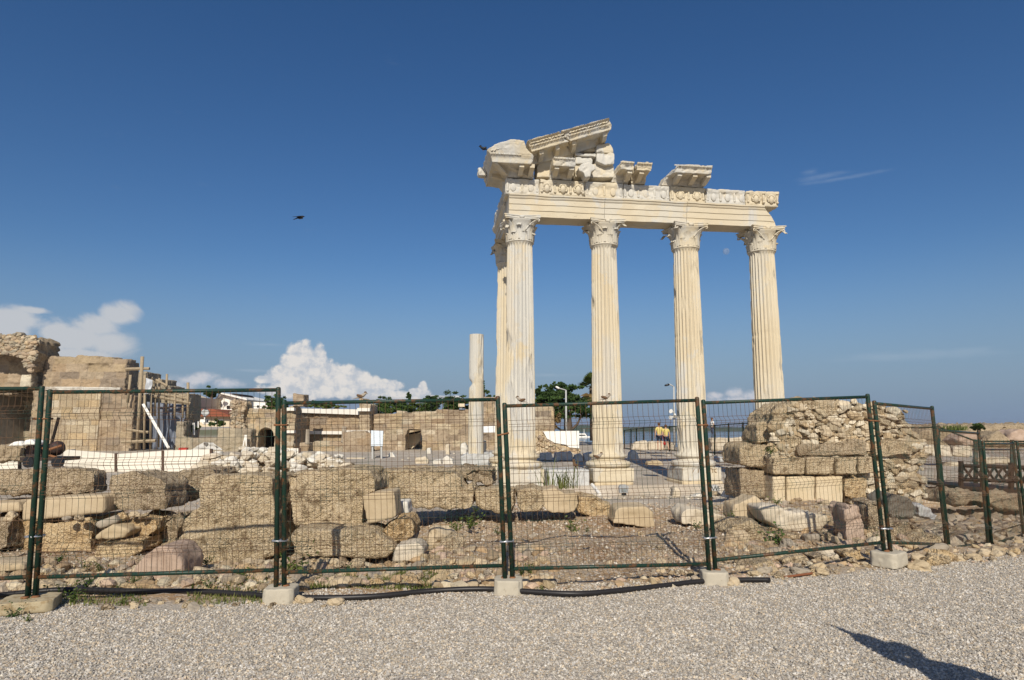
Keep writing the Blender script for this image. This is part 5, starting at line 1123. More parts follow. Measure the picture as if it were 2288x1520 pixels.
# ------------------------------------------------------------------ plants
def leafcloud(mb,c,rad,n,size,rg,br=(.6,1.25),aspect=.55):
    for _ in range(n):
        while True:
            d=Vector((rg.gauss(0,1),rg.gauss(0,1),rg.gauss(0,1)))
            if d.length>.01: break
        d.normalize(); q=rg.random()**.45; p=Vector(c)+Vector((d.x*rad[0],d.y*rad[1],d.z*rad[2]))*q
        s=size*rg.uniform(.6,1.3); a=Vector((rg.gauss(0,1),rg.gauss(0,1),rg.gauss(0,1)+.2)).normalized(); b=a.cross(Vector((rg.gauss(0,1),rg.gauss(0,1),rg.gauss(0,1)))).normalized()
        k=rg.uniform(*br); mb.col=(k,k,k*.95)
        mb.add([p-a*s,p+b*s*aspect,p+a*s,p-b*s*aspect],[(0,1,2,3)])
def tree(nm,label,cat,bl,Y,nl,size,m,trunk=None,group=None,limbs=True,seed=0,dp=1.):
    rg=random.Random(seed); root=T0(nm,label,cat,group); mb=MB(); s=Y/F
    tot=sum(a*b for _,_,a,b in bl)
    for x,y,rx,ry in bl:
        c=atY(x,y,Y+rg.uniform(-.5,.5)*rx*s*dp); k=max(5,int(rx*ry/11)); per=max(8,int(nl*rx*ry/tot/k))
        for _ in range(k):      # clumps, each its own little cluster
            u=Vector((rg.gauss(0,.5),rg.gauss(0,.5),rg.gauss(0,.5))); f=rg.uniform(.22,.48); tone=rg.uniform(.6,1.25)
            leafcloud(mb,(c[0]+u.x*rx*s,c[1]+u.y*rx*s*dp,c[2]+u.z*ry*s),(rx*s*f,rx*s*f,ry*s*f*.8),per,size,rg,(tone*.75,tone*1.15))
    mb.build('crown',m,root,False)
    base=atY(bl[0][0],max(y+ry for _,y,_,ry in bl),Y)
    if trunk:
        for pts,r in trunk: mb=MB(); P=[atY(x,y,Y) for x,y in pts]; mb.tube(P,[r*(1-.6*i/(len(P)-1)) for i in range(len(P))],8); mb.build('trunk' if pts is trunk[0][0] else 'limb',BARK,root,True)
        base=atY(*trunk[0][0][0],Y)
    setbase(root,tuple(base)); return root
tree('broad_tree','broad dark leafy tree with bare lower limbs behind the street lamp','tree',[(1238,880,30,16),(1262,868,22,12),(1215,884,20,12),(1205,872,10,7),(1245,895,45,14),(1285,905,30,13),(1305,918,22,12),(1225,905,26,14),(1250,920,24,10),(1240,932,14,10),(1318,925,12,10),(1290,892,12,8),(1233,861,7,5),(1256,860,6,5),(1208,868,5,5),(1221,863,5,5)],62,26000,.115,LEAFD,[([(1272,1000),(1270,960),(1268,930),(1258,905)],.55),([(1270,962),(1280,958),(1290,948),(1296,935),(1302,920)],.16),([(1269,962),(1256,963),(1244,955),(1236,940)],.14),([(1269,945),(1275,925),(1282,905)],.22),([(1268,935),(1255,915),(1240,895)],.2)],None,True,1)
tree('dry_bush','brownish half dry bush under the broad dark tree','bush',[(1247,940,9,14),(1240,948,6,10)],60,1500,.10,DRYL,None,None,True,2)
tree('round_pine','small round crowned pine beside the white gabled house','tree',[(472,874,14,8),(468,882,12,7),(476,880,10,8)],90,2600,.15,LEAFD,[([(473,905),(473,888),(472,876)],.25)],None,True,3)
tree('leafy_tree','bushy tree rising behind the arched gate ruin','tree',[(606,902,14,14),(618,895,14,12),(632,905,12,12),(600,888,9,6),(622,910,18,8),(594,912,8,8)],80,3600,.14,LEAFD,[([(612,930),(613,910)],.25)],None,True,4)
tree('leafy_bush','small bush between the red tiled house and the gate ruin','bush',[(488,945,10,8),(500,945,10,7),(475,948,8,5)],72,600,.16,LEAF,None,'bushes among the ruins',True,5)
tree('leafy_bush','dark bush growing at the step of the ashlar wall','bush',[(433,955,8,7),(428,960,6,5)],56,300,.14,LEAFD,None,'bushes among the ruins',True,6)
tree('leafy_bush','yellow green bush crest above the marble band of the hall','bush',[(700,905,22,8),(735,908,25,7),(750,913,14,5),(680,900,10,7)],75,3200,.12,LEAFY,None,'bushes among the ruins',True,7)
for j,(bl,lb,m) in enumerate([([(848,908,16,14),(862,900,14,12),(850,925,14,8),(872,912,12,10)],'hedge bush rising just beyond the sunlit pier of the hall',LEAF),([(890,910,18,12),(905,915,16,10),(884,898,8,7),(898,897,5,5)],'hedge bush below the small dark cypress',LEAF),([(930,912,18,10),(925,900,10,6),(948,914,12,9)],'low hedge bush beyond the arched doorway',LEAFY),([(965,900,18,16),(972,890,12,9),(960,912,14,10)],'dark tall hedge bush over the long patchy wall',LEAFD),([(1012,898,16,14),(1022,892,12,9),(1005,906,14,10),(990,893,8,7)],'dark hedge bush beside the cream floodlight box',LEAFD),([(1044,905,12,10),(1038,898,8,6)],'hedge bush against the lone column',LEAF)]):
    tree('hedge_bush',lb,'bush',[(x,y+2,rx*1.35,ry*1.05) for x,y,rx,ry in bl],66,7000,.085,m,None,'hedge bushes behind the long wall',True,10+j)
tree('cypress_tree','small dark clipped cypress poking above the hedge','tree',[(914,884,6,8),(916,892,6,7)],78,900,.12,LEAFD,[([(915,905),(915,890)],.15)],None,True,20)
tree('slender_tree','thin leafed tree between the lone column and the corner column','tree',[(1082,868,5,9),(1086,876,8,8),(1096,886,9,5),(1079,858,3,5)],66,1100,.09,LEAFD,[([(1082,900),(1082,875),(1080,860)],.1)],None,True,21)
# palm
pm=T0('palm_tree','fan palm with hanging dry fronds half hidden by the second column','palm tree'); rg=random.Random(9); Yp=66.
pc=Vector(atY(1322,863,Yp)); pb=Vector(atY(1325,985,Yp)); mb=MB(); mb.tube([pb,pb+(pc-pb)*.5,pc],[.32,.26,.24],9); mb.build('trunk',BARK,pm,True)
def fronds(nm,m,n,e0,e1,L,c):
    mb=MB()
    for k in range(n):
        a=rg.uniform(0,6.28); e=rg.uniform(e0,e1); l=L*rg.uniform(.8,1.15); d=Vector((math.cos(a)*math.cos(e),math.sin(a)*math.cos(e),math.sin(e))); tip=c+d*l
        side=d.cross(Vector((0,0,1))).normalized(); up=side.cross(d)
        for q in range(13):
            t=(q/12-.5)*2.6; dd=(d*math.cos(t)+side*math.sin(t)); end=c+d*l*.55+dd*l*.5+Vector((0,0,-.12*l*abs(t))); b=c+d*l*.5; w_=up*.0+side*.0
            wv=dd.cross(up).normalized()*.13; kk=rg.uniform(.7,1.2); mb.col=(kk,kk,kk); mid=b+(end-b)*.5; mb.add([b,mid+wv,end,mid-wv],[(0,1,2,3)])
        mb.col=(.8,.8,.8); s2=side*.02; mb.add([c-s2,c+s2,c+d*l*.55+s2,c+d*l*.55-s2],[(0,1,2,3)])
    mb.build(nm,m,pm)
fronds('green_fronds',LEAFY,34,-.1,1.4,1.5,pc); fronds('dry_fronds',DRYL,34,-1.4,-.35,1.5,pc+Vector((0,0,-.35)))
setbase(pm,pb)
# reeds and weeds
def blades(nm,label,cat,loc,n,h,spread,m,seed,group=None,wd=.012,lean=.5):
    rg=random.Random(seed); mb=MB()
    for k in range(n):
        a=rg.uniform(0,6.28); r=spread*rg.random()**.7; b=Vector((math.cos(a)*r,math.sin(a)*r,0)); hh=h*rg.uniform(.5,1.1); a2=rg.uniform(0,6.28); d=Vector((math.cos(a2),math.sin(a2),0))*lean*hh*rg.uniform(.2,1.); s=Vector((-math.sin(a2),math.cos(a2),0))*wd
        kk=rg.uniform(.65,1.25); mb.col=(kk,kk,kk*.9); p=[b,b+d*.25+Vector((0,0,hh*.5)),b+d*.6+Vector((0,0,hh*.85)),b+d+Vector((0,0,hh))]
        mb.add([p[0]-s,p[0]+s,p[1]+s*.9,p[1]-s*.9,p[2]+s*.6,p[2]-s*.6,p[3]],[(0,1,2,3),(3,2,4,5),(5,4,6)])
    o=mb.build(nm,m); o.location=loc; return tag(o,label,cat,group)
for k,(x,y,Y,n,h,sp,lb) in enumerate([(1262,1092,14.6,46,.42,.26,'dense clump of reeds between the first two column plinths'),(1222,1092,15.5,16,.7,.2,'taller thin reed clump beside the corner column plinth'),(1281,1090,15.0,13,.68,.16,'thin leaning reeds at the edge of the marble stylobate block')]):
    p=atY(x,y,Y); blades('reed_clump',lb,'reeds',p,n,h,sp,REED,k+30,'reed clumps below the columns',.010,.95)
def weed(label,px,py,Y,s,seed,m=None,group='weeds behind the fence',n=None):
    rg=random.Random(seed); p=atY(px,py,Y); z=max(p[2],zat(p[0],Y)) if Y<11 else p[2]; mb=MB()
    for k in range(n or int(9+s*40)):
        a=rg.uniform(0,6.28); d=Vector((math.cos(a)*rg.uniform(.2,1),math.sin(a)*rg.uniform(.2,1),rg.uniform(.5,1.3)))*s*rg.uniform(.5,1); sw=Vector((-d.y,d.x,0)).normalized()*.003; mb.col=(.8,.8,.7); mb.add([-sw,sw,d+Vector((0,0,-.12*s))],[(0,1,2)])
        for t in (.35,.5,.65,.8,.95):
            c=d*t+Vector((0,0,-.12*s*t*t)); l=s*.17*rg.uniform(.6,1.3); u=Vector((rg.gauss(0,1),rg.gauss(0,1),rg.gauss(0,.6))).normalized(); v=u.cross(Vector((rg.gauss(0,1),rg.gauss(0,1),1))).normalized(); kk=rg.uniform(.6,1.25); mb.col=(kk,kk,kk)
            mb.add([c,c+u*l*.5+v*l*.3,c+u*l,c+u*l*.5-v*l*.3],[(0,1,2,3)])
    o=mb.build('weed',m or LEAFY); o.location=(p[0],Y,z-.01); return tag(o,label,'weed',group)
WD=[('weed in the corner between ochre blocks and gravel',133,1255,7.9,.16),('low weed under the hollow ochre blocks',190,1272,7.6,.14),('flat weed behind the bottom rail, by the pink boulder',222,1275,7.4,.14),('weed growing over the black pipe end',195,1310,6.5,.18),('spreading weed in front of the pipe beside the stained foot',165,1345,6.1,.17),('second weed mat in front of the pipe, nearer the stained foot',130,1338,6.2,.15),('weed at the corner of the stained concrete foot',30,1378,5.7,.15),('weed in front of the stained concrete foot',60,1388,5.55,.09),('small weed at the gravel edge below the pink boulder',275,1352,6.1,.09),('dry weed in front of the pink boulder',300,1305,6.7,.12),('bright upright weed under the largest conglomerate block',462,1262,7.7,.16),('weed between the pink boulder and the largest block',410,1290,6.9,.10),('weed by the pipe, next to the concrete foot',470,1313,6.5,.12),('weed among stones under the fence joint',540,1290,6.9,.15),('tall weed beside the fence posts in front of the slot',650,1282,7.2,.30),('weed on the rubble under the long low block',770,1282,7.3,.15),('leafy weed at the lip of the brown pit',1050,1180,9.4,.3),('second leafy weed in the brown pit',1020,1186,9.2,.22),('small weed at the shadow edge in the brown pit',1112,1195,8.9,.14),('weed sprouting through the slab above the pit',1064,1142,9.6,.12),('weed hanging below the humped tan block',1277,1190,9.6,.25),('low weed beside the weed below the humped block',1310,1188,9.5,.12),('dark weed mat behind the concrete foot of the corner column',1185,1280,6.9,.16),('dark weed mat spreading along the post shadow',1165,1283,6.85,.13),('green weed under the big pale angular stone',1555,1182,9.5,.16),('bright weed patch near the big pale angular stone',1635,1160,9.6,.16),('green tuft at the foot of the cream ashlar',1735,1126,12.2,.2),('tall grassy weed beside the long pale boulder',1733,1222,8.7,.32),('weed by the upright reddish stone',1872,1158,9.5,.14),('weed at the foot of the upright stone hidden by posts',1958,1208,8.8,.12),('weed under the dark rounded boulder',2005,1163,10.,.14),('small weed in the gravel in front of the pipe',1212,1318,6.5,.08),('weed growing in the dark crevice of the pier',1722,1015,12.7,.22)]
for k,(lb,x,y,Y,s) in enumerate(WD): weed(lb,x,y,Y,s,k,LEAFY if k%3 else LEAF)
rg=random.Random(77); mb=MB()
for k in range(5200):       # thin turf along the pipe
    x=rg.uniform(680,985) if k<3200 else rg.choice([rg.uniform(90,330),rg.uniform(420,600)]); y=rg.uniform(1283,1316) if k<3200 else rg.uniform(1285,1345); p=atZ(x,y,.03); h=rg.uniform(.02,.065); a=rg.uniform(0,6.28); s=Vector((math.cos(a),math.sin(a),0))*.006; t=Vector((rg.uniform(-.02,.02),rg.uniform(-.02,.02),h)); q=Vector((p[0],p[1],zat(p[0],p[1])-.005)); kk=rg.uniform(.6,1.3); mb.col=(kk,kk,kk*.9); mb.add([q-s,q+s,q+t],[(0,1,2)])
tag(mb.build('grass',REED),'thin yellow green grass growing along the black pipe','grass',None,'stuff')
# loose rubble in the strip behind and in front of the pipe
rg=random.Random(21); zones=[('tan rubble stone lying between the pipe and the conglomerate wall','rubble stones under the fence',95,(60,1120),(1262,1312),.035,.11),('small ochre stone lying along the gravel edge in front of the pipe','small stones along the gravel edge',30,(200,780),(1334,1352),.025,.06),('brown rubble stone on the slope in front of the rubble pier','rubble stones on the pier slope',55,(1600,2110),(1165,1268),.04,.14),('ochre rubble stone at the gravel edge under the rusty rail','rubble stones under the rusty rail',40,(1590,1960),(1262,1296),.03,.09),('loose stone lying on the bare ground of the pit','loose stones in the pit',16,(940,1560),(1195,1260),.025,.06),('broken stone on the shaded rocky slope near the wooden bridge','broken stones below the bridge',36,(2110,2330),(1105,1225),.05,.16),('angular stone at the gravel edge below the receding fence','stones under the receding fence',26,(2040,2320),(1235,1270),.05,.13)]
for lb,gp,n,(xa,xb),(ya,yb),s0,s1 in zones:
    for k in range(n):
        x=rg.uniform(xa,xb); y=rg.uniform(ya,yb)
        if lb.startswith('angular') or lb.startswith('ochre rubble'): y=np.interp(x,[1590,1960,2040,2330],[1300,1262,1268,1228])+rg.uniform(-14,8)
        p=atZ(x,y,.04 if x<2100 or y>1225 else -.4); z=zat(p[0],p[1]); s=s0+(s1-s0)*rg.random()**1.8
        put(rg.choice(TANLIB),'rubble_stone',(p[0],p[1],z+s*.25),s,lb,'stone',gp,rg)
# stones chinked between the blocks of the wall
CH=[(275,1153,8.7,.05),(300,1148,8.7,.05),(322,1152,8.7,.04),(178,1158,8.6,.05),(150,1160,8.6,.04),(25,1155,8.5,.06),(945,1208,8.3,.05),(985,1205,8.6,.14),(1010,1222,8.2,.16),(905,1165,8.7,.05),(860,1180,8.6,.05),(1480,1260,7.3,.05),(700,1262,7.6,.07),(745,1255,7.6,.06),(800,1262,7.5,.08),(760,1262,7.5,.05)]
for k,(x,y,Y,s) in enumerate(CH): put(TANLIB[k%12],'wedge_stone',atY(x,y,Y),s*1.3,'small stone wedged among the conglomerate blocks of the wall','stone','wedge stones of the wall',rg)
# ------------------------------------------------------------------ the seaward side
sf=[(1395,961,1004,56),(1410,958,1006,54),(1422,957,1006,52),(1438,955,1006,50),(1457,953,1006,47.5),(1476,953,1008,47),(1496,952,1009,46),(1520,951,1012,44.5)]
def farfence(pts,label,name='sea fence'):
    r=T0('fence_panel',label,'fence panel','green mesh fence by the sea'); 
    (x0,t0,b0,Y0),(x1,t1,b1,Y1)=pts; A,B_=atY(x0,t0,Y0),atY(x1,t1,Y1); a,b=atY(x0,b0,Y0),atY(x1,b1,Y1)
    for q,w_ in ((a,A),(b,B_)): mb=MB(); mb.tube([q,w_],.05,8); mb.build('post',GREENP,r,True)
    for t,nm in ((.97,'top_rail'),(.06,'bottom_rail')): mb=MB(); mb.tube([a+(A-a)*t,b+(B_-b)*t],.035,6); mb.build(nm,GREENP,r,True)
    mb=MB(); n=9
    for k in range(1,n): s=k/n; mb.tube([a+(b-a)*s,A+(B_-A)*s],.006,4)
    for k in range(1,8): t=.06+.91*k/8; mb.tube([a+(A-a)*t,b+(B_-b)*t],.006,4)
    mb.build('wire_mesh',WIRE,r); setbase(r,tuple(a))
DS=['farthest panel of the sea fence, beside the second column','second farthest panel of the sea fence','panel of the sea fence above the pale fluted drum','panel of the sea fence over the end of the pale drum','panel of the sea fence just short of the couple in yellow','panel of the sea fence behind the couple in yellow','panel of the sea fence beside the woman in yellow']
for i in range(7): farfence((sf[i],sf[i+1]),DS[i])
sg2=[(1578,951,1014,44),(1597,949,1017,43),(1628,946,1019,40.5),(1660,944,1022,38),(1700,941,1030,35),(1760,938,1040,32)]
for i,lb in enumerate(['panel of the sea fence touching the third column','panel of the sea fence in front of the far figure in white','panel of the sea fence over the tilted pale block','panel of the sea fence beside the seated visitor','panel of the sea fence running behind the rubble pier']): farfence((sg2[i],sg2[i+1]),lb)
for a,b,lb in (((2030,952,1085,26),(2096,951,1088,26),'far fence panel ending behind the corner of the receding fence'),((2098,951,1088,26),(2178,982,1092,25.5),'far fence panel with a sloping rail behind the low set panel'),((2182,983,1094,25.5),(2260,983,1100,25),'far fence panel behind the bridge rail'),((2263,983,1100,25),(2345,983,1106,24.5),'last far fence panel cut off by the picture edge')): farfence((a,b),lb)
# breakwater
bw=[([(2000,990),(2010,962),(2040,955),(2090,953),(2150,950),(2200,953),(2240,950),(2350,948),(2350,1010),(2000,1010)],60,14,'long earthy bank of the breakwater against the sky','breakwater bank',SAND,.35,.3)]
stone('breakwater_bank','long earthy bank of the breakwater against the sky',bw[0][0],60,12,CONGD,'earth bank',vox=.3,amp=.25,sm=2)
for q,lb in (([(2140,985),(2160,968),(2185,972),(2212,995),(2160,998)],'grey brown boulder of the breakwater under the leafy bush'),([(2205,998),(2215,972),(2235,962),(2262,982),(2268,1000)],'smooth sloping boulder beside the dark hollow of the breakwater'),([(2252,990),(2262,966),(2285,958),(2330,975),(2340,1000)],'largest boulder of the breakwater at the picture edge'),([(2050,975),(2062,960),(2085,958),(2100,975),(2095,985),(2055,985)],'dark flat boulder of the breakwater beside the fence post')):
    stone('boulder',lb,q,52,2.2,PINK if 'dark' not in lb else CONGD,'boulder','breakwater boulders',vox=.14,amp=.08,sm=6)
for q,lb in (([(2084,1020),(2085,995),(2125,993),(2130,1020)],'pale squared block in front of the breakwater'),([(2128,1020),(2132,997),(2172,996),(2175,1022)],'second pale squared block, partly in shadow'),([(2060,1015),(2062,996),(2086,995),(2086,1016)],'half hidden pale block behind the fence corner'),([(2120,1046),(2128,1034),(2148,1033),(2152,1046)],'low tan block behind the start of the bridge rail'),([(2195,1038),(2200,1022),(2250,1020),(2270,1036)],'long low pale block beyond the bridge')):
    stone('squared_block',lb,q,33,.9,PALE,'stone block','pale blocks near the breakwater',vox=.07,amp=.03)
tree('leafy_bush','round leafy bush on top of the breakwater','bush',[(2182,952,11,8),(2188,958,8,7)],54,900,.12,LEAF,None,'bushes among the ruins',True,40)
blades('grass_tuft','long grass tuft on the crest of the breakwater','grass tuft',atY(2130,962,57),260,.5,1.1,LEAFY,41,None,.02,.8)
# wooden bridge rail
br_=T0('wooden_bridge','dark wooden bridge with crossed railings over the ditch','bridge')
def bp(x,y,Y=17.5): return Vector(atY(x,y,Y))
for x in (2150,2199,2262,2325): prismpx('post',[(x-3.4,1100),(x+3.4,1100),(x+3.4,1031 if x<2160 else 1034),(x-3.4,1031 if x<2160 else 1034)],17.5,.1,DWOOD,br_)
for a,b in ((2152,2198),(2202,2260),(2264,2324)):
    for y0 in (1041,1072): mb=MB(); mb.tube([bp(a,y0+(a-2150)*.03),bp(b,y0+(b-2150)*.03)],.05,4); mb.build('rail',DWOOD,br_)
    n=round((b-a)/23)
    for k in range(n):
        x0=a+(b-a)*k/n; x1=a+(b-a)*(k+1)/n; mb=MB()
        mb.tube([bp(x0,1044,17.53),bp(x1,1073,17.53)],.035,4); mb.tube([bp(x0,1073,17.47),bp(x1,1044,17.47)],.035,4); mb.build('lattice',DWOOD,br_)
prismpx('deck',[(2140,1092),(2340,1108),(2340,1098),(2140,1086)],17.4,2.2,DWOOD,br_)
setbase(br_,tuple(bp(2200,1100)))
stone('ditch_edge','dark earth edge of the ditch under the wooden bridge',[(2130,1130),(2140,1098),(2345,1112),(2345,1150),(2250,1140),(2190,1125)],16.9,2.,CONGD,'earth edge',vox=.1,amp=.1)
# yacht beyond the shore
yt=T0('yacht','white motor yacht lying off the shore behind the second column','boat'); Yb=330.
A=[(1283,984),(1321,984),(1326,976),(1312,975),(1280,977)]
def hullpx(px,Y,th,nm,m): prismpx(nm,px,Y,th,m,yt)
hullpx(A,Yb,9,'hull',WHITEW); hullpx([(1288,976),(1312,975.5),(1308,969),(1294,969)],Yb+2,5,'cabin',WHITEW); hullpx([(1290,974.5),(1309,974),(1307,971.5),(1293,971.5)],Yb+1.9,.08,'window_band',DARKG); hullpx([(1304,969),(1306,969),(1305.5,958),(1304.5,958)],Yb+4,.5,'mast',GREYP)
yt.location=(0,0,0); setbase(yt,tuple(atY(1302,984,Yb)))
# more broken stone too small and too many to count
def rubblefield(name,label,cat,n,xr,yr,s0,s1,z,seed,pal,keep=None):
    rg=np.random.default_rng(seed); Vs=[];Fs=[];Cs=[];b=0; r2=random.Random(seed); lib=[rockmesh(k+60,1,.45,(1,.8,.6)) for k in range(12)]
    for _ in range(n):
        x,y=r2.uniform(*xr),r2.uniform(*yr)
        if keep and not keep(x,y,r2): continue
        p=atZ(x,y,z); zz=zat(p[0],p[1]); s=s0+(s1-s0)*r2.random()**2; v,f=r2.choice(lib); M=np.array(Euler((r2.uniform(-.5,.5),r2.uniform(-.5,.5),r2.uniform(0,6.3))).to_matrix())
        v=(v*s)@M.T+np.array([p[0],p[1],zz+s*.22]); Vs.append(v); Fs.append(f+b); b+=len(v); c=np.array(r2.choice(pal))*r2.uniform(.7,1.2); Cs.append(np.repeat(c[None],len(f),0))
    return tag(fastmesh(name,np.vstack(Vs),np.vstack(Fs),ROCKC,np.vstack(Cs)),label,cat,None,'stuff')
RP_=[(.42,.32,.19),(.48,.38,.25),(.36,.27,.17),(.40,.28,.16),(.52,.44,.31),(.33,.27,.2),(.45,.33,.24)]
rubblefield('strip_rubble','small ochre rubble strewn between the gravel path and the block wall','rubble',1500,(-40,1240),(1236,1318),.015,.10,.0,5,RP_,lambda x,y,r:(y>1300-.03*x-30 or r.random()<.5))
rubblefield('edge_rubble','small broken stones strewn along the sloping edge below the rubble pier','rubble',1500,(1380,2288),(1150,1305),.014,.06,.05,6,RP_,lambda x,y,r:y<1312-.105*(x-1400)+6*r.random() and y>1300-.105*(x-1400)-130*((x-1300)/900))
rubblefield('slope_rubble','broken brown stones covering the slope below the wooden bridge','rubble',1100,(2040,2300),(1095,1240),.03,.17,-.3,9,[(.33,.27,.2),(.38,.31,.22),(.28,.23,.17),(.42,.35,.26),(.36,.27,.17)])
rubblefield('bank_rubble','loose stones strewn over the bank around the rubble pier','rubble',420,(1600,2040),(1125,1235),.02,.11,.08,10,RP_)
rubblefield('far_rubble','scattered chips of stone on the temple floor and the path beyond','stone chips',900,(840,1680),(1004,1120),.03,.10,-.35,8,[(.5,.44,.34),(.58,.52,.42),(.42,.35,.26)],lambda x,y,r:y<1035 or y>1085)

# ------------------------------------------------------------------ people
SKIN=paint('skin',(.50,.30,.20),.55,.08,9.); 
def skinmesh(nm,J,E_,m,parent=None,sub=1):
    """joints {name:(x,y,z,r)} and bones grown into one continuous tapering surface"""
    K=list(J); me=bpy.data.meshes.new(nm); me.from_pydata([J[k][:3] for k in K],[(K.index(a),K.index(b)) for a,b in E_],[])
    o=bpy.data.objects.new(nm,me); TMP.objects.link(o); md=o.modifiers.new('k','SKIN'); md.use_smooth_shade=True
    for i,k in enumerate(K):
        q=me.skin_vertices[0].data[i]; r=J[k][3]; q.radius=r if isinstance(r,tuple) else (r,r)
    me.skin_vertices[0].data[0].use_root=True
    o.modifiers.new('s','SUBSURF').levels=sub; VL.update(); e=o.evaluated_get(bpy.context.evaluated_depsgraph_get()); n=bpy.data.meshes.new_from_object(e); bpy.data.objects.remove(o)
    n.materials.clear(); return link(nm,n,m,parent,True)
def person(label,loc,rz,H,shirt,legs,hair,pose=None,hat=None,shorts=True,sub=1,sleeve=False):
    k=H/1.75; root=thing('person',label,'person',loc,rz,None)
    J={'pelvis':(0,0,.94,(.15,.11)),'waist':(0,0,1.08,(.135,.10)),'chest':(0,0,1.28,(.165,.115)),'collar':(0,0,1.43,(.11,.08)),'neck':(0,.0,1.50,.052),'jaw':(0,.02,1.565,(.062,.075)),'eyes':(0,.015,1.64,(.075,.092)),'top':(0,.0,1.725,(.05,.06)),
     'shL':(-.18,0,1.41,.062),'elL':(-.25,-.02,1.13,.043),'wrL':(-.27,.05,.88,.028),'haL':(-.275,.06,.82,(.022,.036)),
     'shR':(.18,0,1.41,.062),'elR':(.25,-.02,1.13,.043),'wrR':(.27,.05,.88,.028),'haR':(.275,.06,.82,(.022,.036)),
     'hiL':(-.10,0,.88,.095),'knL':(-.11,.01,.49,.058),'anL':(-.115,-.01,.09,.038),'toL':(-.13,.16,.03,.034),'hiR':(.10,0,.88,.095),'knR':(.11,.01,.49,.058),'anR':(.115,-.01,.09,.038),'toR':(.13,.16,.03,.034)}
    for a,v in (pose or {}).items(): J[a]=tuple(v)+(J[a][3],)
    E_=[('pelvis','waist'),('waist','chest'),('chest','collar'),('collar','neck'),('neck','jaw'),('jaw','eyes'),('eyes','top')]
    for s in 'LR':
        E_+=[('collar','sh'+s),('sh'+s,'el'+s),('el'+s,'wr'+s),('wr'+s,'ha'+s),('pelvis','hi'+s),('hi'+s,'kn'+s),('kn'+s,'an'+s),('an'+s,'to'+s)]
        w_,h=Vector(J['wr'+s][:3]),Vector(J['ha'+s][:3]); d=(h-w_).normalized(); sd=d.cross(Vector((1 if s=='R' else -1,0,0)));  sd=sd.normalized() if sd.length>.1 else Vector((0,1,0))
        for i,l in enumerate((.075,.085,.08,.062)):
            b=h+d*.01+sd*(.028-.018*i); J[f'f{s}{i}']=tuple(b)+(.0095,); J[f'g{s}{i}']=tuple(b+d*l*.55)+(.0085,); t=b+d*l+sd.cross(d)*.02; J[f'h{s}{i}']=tuple(t)+(.007,); E_+=[('ha'+s,f'f{s}{i}'),(f'f{s}{i}',f'g{s}{i}'),(f'g{s}{i}',f'h{s}{i}')]
        b=w_+d*.03+sd*.04; J['t'+s]=tuple(b)+(.011,); J['u'+s]=tuple(b+d*.045+sd*.02)+(.009,); E_+=[('wr'+s,'t'+s),('t'+s,'u'+s)]
    S_=lambda q:(q[0]*k,q[1]*k,q[2]*k,(tuple(x*k for x in q[3]) if isinstance(q[3],tuple) else q[3]*k))
    J={a:S_(q) for a,q in J.items()}
    skinmesh('body',J,E_,SKIN,root,sub)
    def mid(a,b,t,r): return tuple(J[a][i]+(J[b][i]-J[a][i])*t for i in range(3))+(r*k,)
    def gr(q,f): 
        r=q[3]; return q[:3]+((tuple(x*f for x in r)) if isinstance(r,tuple) else r*f,)
    T={'pelvis':gr(J['pelvis'],1.1),'waist':gr(J['waist'],1.14),'chest':gr(J['chest'],1.1),'collar':gr(J['collar'],1.1),'shL':gr(J['shL'],1.2),'shR':gr(J['shR'],1.2),'l':mid('shL','elL',.62,.062),'r':mid('shR','elR',.62,.062)}
    if sleeve: T['l']=gr(J['elL'],3.1); T['l2']=gr(J['wrL'],3.2); T['r']=gr(J['elR'],1.6); T['r2']=gr(J['wrR'],1.9)
    skinmesh('shirt',T,([('l','l2'),('r','r2')] if sleeve else [])+[('pelvis','waist'),('waist','chest'),('chest','collar'),('collar','shL'),('collar','shR'),('shL','l'),('shR','r')],shirt,root,sub)
    t=.85 if shorts else 1.9
    T={'pelvis':gr(J['pelvis'],1.13),'hiL':gr(J['hiL'],1.17),'hiR':gr(J['hiR'],1.17)}; e=[('pelvis','hiL'),('pelvis','hiR')]
    for s in 'LR':
        if shorts: T['k'+s]=mid('hi'+s,'kn'+s,.8,.085); e.append(('hi'+s,'k'+s))
        else: T['k'+s]=gr(J['kn'+s],1.25); T['a'+s]=gr(J['an'+s],1.5); e+=[('hi'+s,'k'+s),('k'+s,'a'+s)]
    skinmesh('shorts' if shorts else 'trousers',T,e,legs,root,sub)
    c=Vector(J['eyes'][:3])+Vector((0,-.012*k,.028*k)); v,f=ICO[3]; v=v*np.array([.092,.112,.105])*k; v=v[:, :]; mb=MB()
    keep=(v[:,2]>-.02*k)|(v[:,1]<-.01*k); fk=[q.tolist() for q in f if keep[q].all()]; mb.add(v,fk); o=mb.build('hair',hair if not hat else hat,root,True); o.name='hat' if hat else 'hair'; o.location=c
    mb=MB(); v,f=ICO[1]
    e0=Vector(J['eyes'][:3])
    q=(e0+Vector((0,.108*k,-.03*k))); mb.add(v*np.array([.014,.02,.024])*k+np.array(q),f.tolist()); mb.build('nose',SKIN,root,True)
    for sx in (-1,1):
        mb=MB(); mb.add(v*np.array([.012,.022,.032])*k+np.array(e0+Vector((sx*.083*k,-.01*k,-.005))),f.tolist()); mb.build('ear',SKIN,root,True)
        mb=MB(); mb.add(v*.011*k+np.array(e0+Vector((sx*.032*k,.098*k,0))),f.tolist()); mb.build('eye',DARKG,root,True)
    mb=MB(); mb.add(v*np.array([.026,.008,.007])*k+np.array(e0+Vector((0,.096*k,-.07*k))),f.tolist()); mb.build('mouth',paint('lips',(.40,.16,.13),.5,.1,5.),root,True)
    return root
